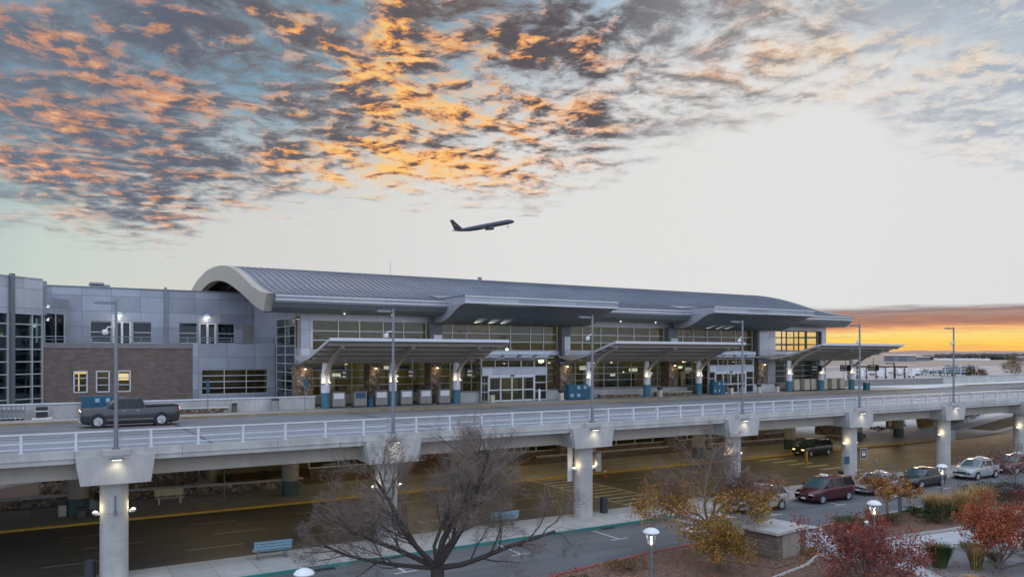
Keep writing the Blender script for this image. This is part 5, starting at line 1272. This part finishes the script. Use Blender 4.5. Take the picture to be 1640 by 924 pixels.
# ------------------------------------------------------------------ plants
def leaf_quad(mb, p, s, rn, flat=.5):
    n = Vector((rn.gauss(0, 1), rn.gauss(0, 1), rn.gauss(0, 1) * flat + .4)).normalized()
    u = n.orthogonal().normalized(); a = rn.uniform(0, 6.28); w = n.cross(u)
    d1 = u * math.cos(a) + w * math.sin(a); d2 = n.cross(d1)
    mb.poly([p - d1 * s, p + d2 * s * .45, p + d1 * s, p - d2 * s * .45])
def tube3(mb, pts, r0, r1, n=4):
    mb.tube(pts, [r0 + (r1 - r0) * i / (len(pts) - 1) for i in range(len(pts))], n, cap=False)
def grow(p, d, L, r, lvl, spec, rn, wood, twig, tips):
    cnt, lr, rr, ang, up = spec[lvl]
    n = 5 if lvl < 2 else 3
    pts = [p.copy()]; q = p.copy(); v = d.copy()
    for i in range(n):
        v = (v + Vector((rn.gauss(0, 1), rn.gauss(0, 1), rn.gauss(0, .7))) * ((.20, .20, .16, .2, .2)[lvl]) + Vector((0, 0, up))).normalized()
        q = q + v * (L / n); pts.append(q.copy())
    last = lvl == len(spec) - 1
    tube3(wood if lvl < 2 else twig, pts, r, max(.004, r * (.5 if lvl == 0 else .4)), 7 if lvl == 0 else 5 if lvl == 1 else 3)
    tips.append(pts[-1]);
    if lvl >= 2: tips.append(pts[1])
    r = max(r, .0055)
    if last: return
    for k in range(cnt):
        t = .22 + .78 * (k + rn.random() * .8) / cnt; t = min(t, .99)
        i = min(int(t * n), n - 1); f = t * n - i
        pos = pts[i].lerp(pts[i + 1], f); ax = (pts[i + 1] - pts[i]).normalized()
        side = ax.orthogonal().normalized(); side.rotate(Matrix.Rotation(rn.uniform(0, 6.28), 3, ax))
        a = R(ang) * rn.uniform(.6, 1.25)
        nd = (ax * math.cos(a) + side * math.sin(a)).normalized()
        grow(pos, nd, L * lr * rn.uniform(.7, 1.2) * (1.15 - .45 * t), r * rr * (1.1 - .4 * t), lvl + 1, spec, rn, wood, twig, tips)
def tree(name, label, base, limbs, spec, seed, bark, twigm, leaves=None, trunk=None, group=None, cat='tree'):
    """limbs: (direction, length, radius); leaves: (material, number, size, jitter, zmax)"""
    rn = random.Random(seed)
    t = thing(name, label, cat, base, group)
    wood, twig, tips = MB(), MB(), []
    p0 = Vector(base)
    if trunk: tube3(wood, [p0, p0 + Vector((.03, .02, trunk[0] * .5)), p0 + Vector((0, .03, trunk[0]))], trunk[1], trunk[1] * .8, 10); p0 = p0 + Vector((0, .03, trunk[0] - .05))
    for d, L, r in limbs: grow(p0, Vector(d).normalized(), L, r, 0, spec, rn, wood, twig, tips)
    link('trunk', wood, bark, t, smooth=True)
    cr = link('crown', twig, twigm, t)
    for (lm, num, size, jit_, zlo, zhi) in (leaves or []):
        T = [q for q in tips if zlo <= q.z <= zhi] or tips
        T = rn.sample(T, max(8, int(len(T) * .30)))
        mb = MB()
        for _ in range(num):
            q = rn.choice(T) + Vector((rn.gauss(0, jit_), rn.gauss(0, jit_), rn.gauss(0, jit_ * .8)))
            leaf_quad(mb, q, size * rn.uniform(.6, 1.3), rn)
        link('foliage', mb, lm, t)
    return t
l_rust = leaf_mat('rust_leaves', [(.10, .035, .015), (.22, .075, .025), (.33, .13, .04), (.20, .06, .03)])
l_gold = leaf_mat('gold_leaves', [(.17, .09, .015), (.38, .20, .035), (.52, .31, .06), (.33, .13, .035)])
l_red = leaf_mat('red_leaves', [(.10, .015, .012), (.22, .035, .025), (.34, .07, .04), (.24, .06, .03)])
l_orange = leaf_mat('orange_red_leaves', [(.16, .03, .015), (.33, .075, .03), (.44, .13, .04), (.28, .05, .03)])
l_wine = leaf_mat('wine_leaves', [(.07, .012, .015), (.15, .022, .025), (.25, .05, .04)])
l_green = leaf_mat('dark_green_leaves', [(.018, .03, .012), (.04, .06, .02), (.07, .085, .03)])
l_mid = leaf_mat('mid_green_leaves', [(.035, .075, .018), (.075, .14, .035), (.12, .19, .05)])
l_brown = leaf_mat('brown_dry_leaves', [(.10, .05, .03), (.19, .095, .06), (.26, .14, .09)])
l_olive = leaf_mat('olive_leaves', [(.05, .05, .018), (.12, .10, .03), (.24, .16, .04), (.30, .17, .05)])
l_lav = leaf_mat('lavender_leaves', [(.05, .055, .045), (.09, .09, .08), (.17, .13, .15)])
g_straw = leaf_mat('straw_blades', [(.25, .15, .06), (.42, .27, .11), (.50, .36, .18)])
g_green = leaf_mat('green_blades', [(.03, .048, .016), (.065, .09, .028), (.11, .14, .045)])
BT = [(9, .50, .32, 40, .05), (9, .52, .38, 38, .05), (6, .56, .45, 38, .04), (5, .62, .55, 40, .03), (0, 1, 1, 0, .03)]
tree('bare_tree', 'large bare grey tree with spreading twigs in the middle foreground', (13.9, 28.6, .05),
     [((-.85, .5, .42), 4.6, .115), ((-.50, .15, .85), 4.7, .12), ((.02, .25, 1), 5.7, .15), ((.45, -.25, .85), 5.2, .13), ((.95, -.55, .18), 5.0, .12), ((.2, .6, .95), 4.4, .085), ((-.15, -.5, .85), 4.2, .085), ((-.95, .45, .12), 4.6, .10), ((.80, -.3, .50), 4.6, .10), ((-.62, .3, .62), 4.6, .085)],
     BT, 11, m_bark, m_twig, leaves=[(l_brown, 420, .045, .1, 1.2, 4.2)], trunk=(2.05, .33))
AT = [(8, .52, .40, 42, .06), (8, .54, .42, 40, .05), (6, .57, .5, 42, .04), (5, .62, .65, 42, .03), (0, 1, 1, 0, .0)]
tree('autumn_tree', 'half bare autumn tree with golden brown lower leaves beside the block box', (30.9, 30.6, .1),
     [((-.65, .45, .75), 3.5, .07), ((-.1, .2, 1), 4.3, .085), ((.35, -.25, .95), 4.0, .075), ((.85, -.45, .55), 3.3, .06), ((-.95, .45, .42), 3.3, .06), ((.1, -.6, .8), 3.0, .055), ((.75, -.2, .75), 3.5, .06)],
     AT, 5, m_trunk2, M('tan_twig_bark', (.21, .165, .14), .9, .3, 3.0), leaves=[(l_gold, 6500, .07, .20, .2, 3.3), (l_rust, 3300, .07, .18, 1.0, 4.0), (l_brown, 1300, .055, .12, 2.8, 7.0)], trunk=(1.5, .13))
ST = [(6, .52, .5, 42, .05), (6, .55, .5, 42, .04), (5, .6, .5, 42, .03), (0, 1, 1, 0, 0)]
tree('small_tree', 'small orange leaved tree with bare top on the planted island', (46.0, 30.2, .12),
     [((-.5, .4, .8), 1.9, .05), ((.5, -.3, .75), 1.9, .05), ((0, .1, 1), 2.1, .05), ((.75, -.5, .45), 1.7, .04), ((-.7, -.1, .6), 1.5, .04)],
     ST, 8, m_trunk2, m_twig, leaves=[(l_rust, 1900, .075, .13, 1.2, 2.9), (l_gold, 900, .075, .13, 1.4, 2.9)], trunk=(1.3, .09))
tree('small_tree', 'thin mostly bare young tree with dull red leaves at the right edge', (61.0, 29.95, .12),
     [((-.6, .4, .8), 2.2, .045), ((.45, -.3, .85), 2.2, .045), ((0, .1, 1), 2.6, .045), ((-.8, .2, .5), 1.9, .04), ((.8, -.4, .5), 1.8, .04)],
     ST, 9, m_trunk2, m_twig, leaves=[(l_wine, 500, .07, .15, 1.6, 3.4), (l_brown, 500, .06, .2, 2.0, 4.0)], trunk=(1.75, .06))
RT = [(8, .52, .5, 42, .02), (8, .55, .5, 42, .02), (5, .6, .5, 45, .0), (0, 1, 1, 0, 0)]
def multi(n, L, r, lean, rn):
    return [((lean * math.cos(6.28 * k / n + rn.uniform(-.4, .4)), lean * math.sin(6.28 * k / n + rn.uniform(-.4, .4)), 1), L * rn.uniform(.8, 1.15), r) for k in range(n)]
tree('red_maple', 'deep red multi stemmed maple in front of the street lamp at bottom right', (31.75, 21.75, .1), multi(10, 2.9, .042, .62, random.Random(2)), RT, 21, m_trunk2, m_trunk2, leaves=[(l_red, 6800, .062, .15, .2, 9), (l_wine, 2200, .062, .17, .2, 9)])
tree('red_maple', 'orange red multi stemmed maple on the grey gravel at the right edge', (40.4, 20.7, .12), multi(7, 2.6, .045, .95, random.Random(4)), RT, 22, m_trunk2, m_trunk2, leaves=[(l_orange, 6000, .068, .17, 1.5, 9), (l_red, 2800, .068, .17, 1.4, 9)])
def shrub(name, label, base, rx, rz_, num, size, mats, seed, cat='shrub'):
    rn = random.Random(seed); t = thing(name, label, cat, base)
    st = MB()
    for k in range(16):
        a = rn.uniform(0, 6.28); e = Vector((base[0] + math.cos(a) * rx * .7, base[1] + math.sin(a) * rx * .7, base[2] + rz_ * rn.uniform(.6, 1)))
        tube3(st, [Vector(base), Vector(base).lerp(e, .5) + Vector((0, 0, rz_ * .12)), e], .018, .006, 3)
    link('stem', st, m_trunk2, t)
    cl = [(rn.uniform(0, 6.28), rn.random() ** .5, rn.uniform(.35, 1.0), rn.uniform(.18, .34)) for _ in range(26)]
    for j, m in enumerate(mats):
        mb = MB()
        for _ in range(num // len(mats)):
            a, q, h, cr_ = rn.choice(cl); k = math.sqrt(max(0, 1 - (h - .35) ** 2 * 1.6))
            c = Vector((base[0] + math.cos(a) * q * rx * k * .8, base[1] + math.sin(a) * q * rx * k * .8, base[2] + h * rz_ * .85))
            leaf_quad(mb, c + Vector((rn.gauss(0, cr_ * rx * .55), rn.gauss(0, cr_ * rx * .55), abs(rn.gauss(0, cr_ * rz_ * .5)) - cr_ * rz_ * .3)), size * rn.uniform(.6, 1.3), rn)
        link('foliage', mb, m, t)
    return t
def tuft(name, label, base, rad, h, n, mats, seed, spread=.5, plume=None):
    rn = random.Random(seed); t = thing(name, label, 'ornamental grass', base)
    def blades(num, hh, w, sp):
        mb = MB()
        for _ in range(num):
            a = rn.uniform(0, 6.28); r0 = rad * .35 * rn.random() ** .5; L = hh * rn.uniform(.55, 1.15); o = sp * rn.random() ** .7 * L
            p = Vector((base[0] + math.cos(a) * r0, base[1] + math.sin(a) * r0, base[2])); d = Vector((math.cos(a), math.sin(a), 0)); s = Vector((-d.y, d.x, 0)) * w
            q = p + d * o * .4 + Vector((0, 0, L * .62)); e = p + d * o + Vector((0, 0, L * (1 - .25 * sp)))
            mb.poly([p - s, p + s, q + s * .8, q - s * .8]); mb.poly([q - s * .8, q + s * .8, e])
        return mb
    link('blades', blades(n, h, .013, spread), mats[0], t)
    if plume: link('plume', blades(int(n * .7), h * plume, .014, spread * .9), mats[1], t)
    return t
shrub('golden_shrub', 'loose golden olive shrub below the half bare autumn tree', (28.4, 27.5, .1), 1.75, 2.9, 7500, .06, [l_gold, l_olive, l_olive, l_rust], 31)
shrub('low_shrub', 'low dark twiggy shrub beside the red kerb', (24.9, 30.1, .1), 1.2, .55, 1400, .05, [l_olive, l_brown], 32)
shrub('low_shrub', 'small dark mound shrub by the red kerb at the bottom edge', (21.3, 29.1, .1), .7, .5, 900, .045, [l_green, l_brown], 33)
shrub('green_shrub', 'dark green shrub between the autumn tree and the block box', (32.3, 30.0, .1), .7, 1.1, 1500, .05, [l_green], 34)
shrub('green_shrub', 'dark green low shrub at the left tip of the island bed', (42.2, 30.3, .12), 1.15, .8, 1600, .05, [l_green, l_mid], 35)
shrub('red_shrub', 'rust red shrub behind the middle street lamp', (42.9, 29.0, .12), .95, 1.35, 1900, .05, [l_rust, l_red], 36)
shrub('green_shrub', 'dark shrub at the foot of the small orange tree', (45.3, 29.5, .12), .9, .7, 1200, .05, [l_green, l_brown], 37)
shrub('green_shrub', 'low dark green mound left of the golden grass on the island', (49.2, 30.5, .12), .9, .6, 1200, .05, [l_green, l_mid], 38)
shrub('dark_shrub', 'broad dark green bush below the golden grass plumes', (48.3, 28.3, .12), 1.35, 1.25, 2600, .05, [l_green], 39)
shrub('pink_shrub', 'pink brown shrub behind the tall street lamp on the island', (52.3, 30.6, .12), 1.2, 1.15, 1800, .05, [l_brown, l_rust, l_olive], 40)
shrub('lavender_shrub', 'broad dull lavender and dark green shrub in front of silver estate', (58.0, 30.6, .12), 2.0, 1.45, 4200, .055, [l_lav, l_green, l_green], 41)
shrub('lavender_shrub', 'second dull dark shrub right of the lavender shrub', (60.8, 30.3, .12), 1.4, 1.3, 2600, .055, [l_green, l_lav], 42)
shrub('green_shrub', 'dark green shrub under the thin young tree at right edge', (63.2, 29.9, .12), 1.0, .9, 1300, .05, [l_green, l_mid], 43)
shrub('brown_shrub', 'brown seed headed shrub at the right edge on the island', (58.5, 28.5, .12), 1.2, 1.2, 1800, .05, [l_brown, l_wine], 44)
shrub('low_shrub', 'sparse orange twig shrub at the right side of the block box', (34.7, 27.2, .1), .55, .55, 420, .045, [l_rust, l_gold], 45)
shrub('low_shrub', 'mid green low groundcover clump right of the conical grass', (40.2, 23.7, .12), .9, .42, 1400, .045, [l_mid], 46)
shrub('low_shrub', 'mid green low groundcover strip below the orange maple crown', (43.2, 23.4, .12), .9, .4, 1200, .045, [l_mid, l_olive], 47)
tuft('conical_grass', 'tight conical clump of dark green grass on the gravel bed', (38.35, 22.4, .12), .9, 1.25, 2300, [g_green], 51, .55)
tuft('golden_grass', 'large golden plumed grass clump on the island bed', (48.9, 28.6, .12), 1.4, 1.6, 1200, [g_green, g_straw], 52, .7, 1.25)
tuft('golden_grass', 'golden plumed grass behind the orange maple crown', (51.2, 28.3, .12), 1.2, 1.7, 1000, [g_straw, g_straw], 53, .55, 1.2)
tuft('golden_grass', 'second golden plumed grass nearer the silver estate', (53.6, 28.6, .12), 1.2, 1.75, 1000, [g_straw, g_straw], 54, .55, 1.2)
tuft('straw_grass', 'small straw coloured grass tuft on the gravel', (39.4, 21.2, .12), .6, .95, 800, [g_green, g_straw], 55, .45, 1.35)
tuft('straw_grass', 'pale low grass tuft beneath the orange maple stems', (41.7, 21.5, .12), .7, .55, 600, [g_green, g_straw], 56, .9, 1.2)
tuft('straw_grass', 'tan grass tuft at the bottom edge of the gravel bed', (36.6, 19.9, .12), .5, .5, 500, [g_straw], 57, .8)
tuft('straw_grass', 'brown grass clump at the right edge of the gravel bed', (44.5, 21.0, .12), 1.0, .9, 900, [g_straw, g_green], 58, .8, 1.0)
tuft('bed_grass', 'pale dry grass patch left of the foreground street lamp', (22.9, 27.6, .1), 1.0, .5, 700, [g_straw], 59, .8)
# plants by the plaza and along the far path
def hedge(name, label, pts, w, h, num, mats, seed):
    rn = random.Random(seed); t = thing(name, label, 'hedge', (*pts[0], .13))
    for m in mats:
        mb = MB()
        for _ in range(num // len(mats)):
            k = rn.random() * (len(pts) - 1); i = int(k); f = k - i
            c = Vector(pts[i]).lerp(Vector(pts[i + 1]), f); z = h * rn.random() ** .7 * (1 + .12 * math.sin(k * 9 + seed))
            leaf_quad(mb, Vector((c.x + rn.uniform(-w, w) * (1 - .4 * z / h), c.y + rn.uniform(-w, w) * (1 - .4 * z / h), .13 + z)), rn.uniform(.08, .16), rn)
        link('foliage', mb, m, t)
hedge('clipped_hedge', 'green clipped hedge beyond the path under the roadway', [(114, 66.3), (125, 70.2)], 1.5, 2.0, 4200, [l_mid, l_green, l_mid], 61)
hedge('clipped_hedge', 'green hedge with pale tops at the far right beyond the path', [(126.5, 70.6), (143, 77)], 1.6, 2.3, 4600, [l_mid, l_olive, l_green], 62)
tag(hedge('tall_dark_hedge', 'dark evergreen mass behind the hedges', [(118, 74), (150, 80)], 2.0, 4.2, 5000, [l_green], 63) or bpy.data.objects['tall_dark_hedge'], 'dark evergreen mass behind the clipped hedges', 'hedge')
for i, (x, y) in enumerate(((108.5, 66.0), (110.6, 66.6), (112.8, 67.2))):
    tuft('tan_grass', ('tall tan grass clump left of the sixth pier on the plaza', 'tall tan grass clump just behind the sixth pier', 'tall tan grass clump right against the clipped hedge')[i], (x, y, .14), 1.4, 2.3, 900, [g_straw], 70 + i, .4)
for i, (x, y) in enumerate(((99.5, 64.8), (101, 65.0), (102.6, 65.2), (98.4, 65.9))):
    shrub('plaza_shrub', ('dark pointed shrub on the plaza bed, nearest the green column', 'dark pointed shrub on the plaza bed, second from green column', 'dark pointed shrub on the plaza bed, farthest from green column', 'spreading dark shrub behind the green column on the plaza')[i], (x, y, .14), .6 if i < 3 else 1.4, 1.5 if i < 3 else .8, 700, .07, [l_green, l_wine], 80 + i)
shrub('wall_shrub', 'dark conifer like shrub above the boundary wall', (130.2, 70.9, 6.4), .8, 2.6, 1500, .08, [l_green, l_olive], 91)
shrub('wall_shrub', 'reddish bush above the boundary wall right of the conifer', (133.8, 71.3, 6.4), 1.3, 2.0, 1600, .08, [l_wine, l_brown], 92)
shrub('wall_shrub', 'tall brown twiggy bush above the boundary wall at right edge', (146.5, 72.4, 6.4), 2.2, 4.2, 2600, .09, [l_olive, l_brown], 93)
for i, (x, y, l) in enumerate(((13.5, 66.5, 'dark shrub in the bed behind the planter wall, left'), (16.2, 65.5, 'dark shrub in the bed behind the planter wall, right'))):
    shrub('bed_shrub', l, (x, y, .03), .9, 1.2, 600, .07, [l_green], 95 + i)
# far woods: one mass of crowns
rn = random.Random(77); mb = MB()
for i in range(520):
    px = 1478 + 190 * rn.random(); d = rn.uniform(1650, 1950); x, y, _ = far(px, d); r = rn.uniform(4.5, 8.5); h = rn.uniform(6, 13) * (1.0 if px > 1500 else .6)
    for k in range(5):
        c = Vector((x + rn.gauss(0, r * .5), y + rn.gauss(0, r * .5), h * rn.uniform(.3, .85)))
        mb.lathe(c, [(r * .15, -r * .42), (r * .55, -r * .2), (r * .6, .1 * r), (r * .35, r * .38), (.1, r * .5)], 6)
o = struct('woods', mb, M('far_woods', (.075, .07, .062), .95, .4, .05), 'stuff', label='far dark tree line beyond the airfield'); o['category'] = 'woods'
# fallen leaves on the mulch
mb = MB(); rn = random.Random(5)
for _ in range(9000):
    x, y = (rn.uniform(20, 36), rn.uniform(25, 31.5)) if rn.random() < .45 else (rn.uniform(41, 62), rn.uniform(27.5, 31.3)) if rn.random() < .6 else (rn.uniform(29, 40), rn.uniform(19, 25))
    leaf_quad(mb, Vector((x, y, .165)), rn.uniform(.035, .085), rn, 3)
o = struct('fallen_leaves', mb, l_rust, 'stuff', label='scattered fallen leaves on the planting beds'); o['category'] = 'fallen leaves'

# ------------------------------------------------------------------ foreground furniture
sl_ = thing('street_lamp', 'lit dome topped street lamp in front of the red kerb', 'street lamp', (21.45, 24.42, .1), 'dome topped street lamps')
x, y, z = 21.45, 24.42, .1
link('pole', MB().tube([(x, y, z), (x, y, z + 2.75)], [.075, .06], 14).cyl(x, y, z, z + .12, .14, n=14), m_galv, sl_, smooth=True)
link('dome', MB().lathe((x, y, z), [(.33, 3.30), (.34, 3.33), (.27, 3.42), (.14, 3.48), (.02, 3.50)], 24), m_white, sl_, smooth=True)
mb = MB()
for k in range(4):
    a = k * math.pi / 2 + .5; c, s = math.cos(a), math.sin(a); mb.tube([(x + c * .07, y + s * .07, z + 2.76), (x + c * .17, y + s * .17, z + 2.9), (x + c * .21, y + s * .21, z + 3.3)], .014, 5)
link('bracket', mb, m_galv, sl_)
link('glass_bowl', MB().lathe((x, y, z), [(.08, 2.80), (.15, 2.93), (.185, 3.28)], 18), m_glass_c, sl_, smooth=True)
link('bulb', MB().lathe((x, y, z), [(.03, 2.82), (.055, 2.86), (.05, 2.98), (.02, 3.02)], 10), m_bulb, sl_)
light(sl_, (x, y, z + 3.1), 6, (1, .86, .62), .05)
for px, py, l in ((1400, 917, 'dome topped street lamp behind the deep red maple'), (1509, 830, 'dome topped street lamp on the island in front of the sixth pier'), (487, 1080, 'dome topped street lamp cut by the bottom edge left of bare tree')):
    d = 1265 * 10.5 / (py - 568); q = (px - 820) / 1265; dup(sl_, (d * (.5195 + .8545 * q), d * (.8545 - .5195 * q), .1), label=l)
t = thing('block_enclosure', 'split block utility enclosure with a concrete slab top', 'enclosure', (33.55, 28.45, .1), rz=R(7)); ROOT[t.name] = Vector((0, 0, 0))
link('wall', MB().box(-1.32, -.82, -1.0, -.72, 0, 1.32).box(.86, 1.32, -1.0, -.72, 0, 1.32).box(-1.32, -1.04, -.718, 1.0, 0, 1.32).box(1.04, 1.32, -.718, 1.0, 0, 1.32).box(-1.03, 1.03, .75, 1.0, 0, 1.32), m_block, t)
link('front_panel', MB().box(-.818, .858, -.97, -.73, 0, 1.315), M('tan_concrete', (.29, .26, .215), .85, .25, 1.5, bmp=.2, streak=.3), t)
link('slab_top', MB().box(-1.45, 1.45, -1.13, 1.12, 1.325, 1.50), m_conc, t, bevel=.025)
link('mortar_core', MB().box(-1.02, 1.02, -.71, .74, .01, 1.30), m_conc_d, t)
t = thing('bollard_light', 'short grey round bollard light on the curved footpath', 'bollard', (41.0, 28.2, .09))
x, y = 41.0, 28.2
link('post', MB().cyl(x, y, .09, .95, .11, n=18), m_galv, t, smooth=True); link('cap', MB().lathe((x, y, 0), [(.115, .955), (.12, 1.03), (.06, 1.07)], 18), m_white, t)
t = thing('bollard_light', 'short grey bollard light left of the red maple by the path', 'bollard', (37.9, 27.2, .09))
link('post', MB().cyl(37.9, 27.2, .09, .95, .11, n=18), m_galv, t, smooth=True); link('cap', MB().lathe((37.9, 27.2, 0), [(.115, .955), (.12, 1.03), (.06, 1.07)], 18), m_white, t)
tag(link('grey_post', MB().cyl(48.8, 31.15, .13, 2.5, .12, n=14), m_galv, smooth=True), 'plain grey post under the right side of the small orange tree', 'post')
tag(link('edging_kerb', MB().tube([(29.7, 25.3, .12), (33.0, 26.0, .13), (36.2, 27.5, .13)], .09, 6), m_kerb), 'pale curved edging between footpath and block enclosure', 'edging')
for x, l in ((11.9, 'dark storm drain grate at the teal kerb left of bare tree'), (29.6, 'dark storm drain grate at the teal kerb right of third pier')):
    tag(link('storm_drain', MB().box(x, x + 1.0, 38.0, 38.38, .0, .012), m_black), l, 'drain')
mh = thing('manhole', 'round manhole with pale concrete collar on the street', 'manhole', (34.5, 35.2, 0))
link('collar', MB().lathe((34.5, 35.2, 0), [(.95, 0), (.95, .012)], 28), m_path, mh); link('lid', MB().lathe((34.5, 35.2, 0), [(.42, .012), (.42, .022)], 24), m_dkmet, mh)
struct('kerb_ramp', MB().poly([(36.8, 38.35, .012), (39.6, 38.35, .012), (39.2, 36.4, .012), (36.6, 36.4, .012)]).poly([(38.2, 31.5, .012), (41.5, 31.7, .012), (41.2, 33.0, .012), (37.2, 33.2, .012)]), m_path)

# ------------------------------------------------------------------ the standing person by the first inner column
def person(x, y, z, rz, label):
    t = thing('person', label, 'person', (x, y, z), rz=rz); ROOT[t.name] = Vector((0, 0, 0))
    def skin(name, verts, edges, rad, m, par, sub=2):
        me = bpy.data.meshes.new(name); me.from_pydata(verts, edges, []); o = bpy.data.objects.new(name, me); COL.objects.link(o); o.parent = par; me.materials.append(m)
        md = o.modifiers.new('skin', 'SKIN'); md.use_smooth_shade = True
        for i, r in enumerate(rad): me.skin_vertices[0].data[i].radius = (r, r * .85) if not isinstance(r, tuple) else r
        me.skin_vertices[0].data[0].use_root = True
        s = o.modifiers.new('subdivision', 'SUBSURF'); s.levels = s.render_levels = sub; return o
    V = [(0, 0, .95), (0, 0, 1.15), (0, 0, 1.36), (0, 0, 1.48), (0, -.02, 1.55), (0, -.03, 1.65), (0, -.02, 1.73),
         (-.10, 0, .90), (-.11, -.02, .50), (-.11, .02, .09), (-.12, -.14, .04), (.10, 0, .90), (.12, .02, .50), (.13, .05, .09), (.14, -.10, .04),
         (-.19, 0, 1.40), (-.25, .03, 1.13), (-.22, -.14, .93), (-.21, -.19, .87), (.19, 0, 1.40), (.25, .03, 1.13), (.20, -.15, .95), (.19, -.20, .89)]
    E_ = [(0, 1), (1, 2), (2, 3), (3, 4), (4, 5), (5, 6), (0, 7), (7, 8), (8, 9), (9, 10), (0, 11), (11, 12), (12, 13), (13, 14), (2, 15), (15, 16), (16, 17), (17, 18), (2, 19), (19, 20), (20, 21), (21, 22)]
    rad = [(.16, .11), (.15, .11), (.17, .11), .06, .055, .10, .07, .095, .065, .045, .04, .095, .065, .045, .04, .065, .05, .038, .035, .065, .05, .038, .035]
    skin('body', V, E_, rad, m_skin, t)
    skin('jacket', [(0, 0, .84), (0, 0, 1.0), (0, 0, 1.18), (0, 0, 1.36), (0, .01, 1.48), (-.20, 0, 1.40), (-.26, .03, 1.13), (-.225, -.13, .95), (.20, 0, 1.40), (.26, .03, 1.13), (.205, -.14, .97)],
         [(0, 1), (1, 2), (2, 3), (3, 4), (3, 5), (5, 6), (6, 7), (3, 8), (8, 9), (9, 10)], [(.19, .14), (.18, .135), (.175, .135), (.19, .13), .09, .085, .07, .055, .085, .07, .055], m_cloth_d, t)
    skin('trousers', [(0, 0, .94), (-.10, 0, .88), (-.11, -.02, .50), (-.11, .02, .12), (.10, 0, .88), (.12, .02, .50), (.13, .05, .12)], [(0, 1), (1, 2), (2, 3), (0, 4), (4, 5), (5, 6)], [(.17, .125), .115, .085, .065, .115, .085, .065], m_cloth_g, t)
    link('hair', MB().lathe((0, .0, 1.62), [(.105, -.02), (.112, .06), (.09, .13), (.03, .16)], 14), m_cloth_d, t, smooth=True)
    mb = MB().bbox((0, -.125, 1.64), .025, .035, .045); link('nose', mb, m_skin, t)
    link('eye', MB().bbox((-.035, -.118, 1.675), .02, .01, .012).bbox((.035, -.118, 1.675), .02, .01, .012), m_black, t)
    link('shoe', MB().bbox((-.12, -.07, .0), .09, .26, .08).bbox((.14, -.03, .0), .09, .26, .08), m_black, t, bevel=.02)
    return t
person(3.75, 58.2, .13, R(-25), 'person in a black jacket and grey trousers standing by the notice board')
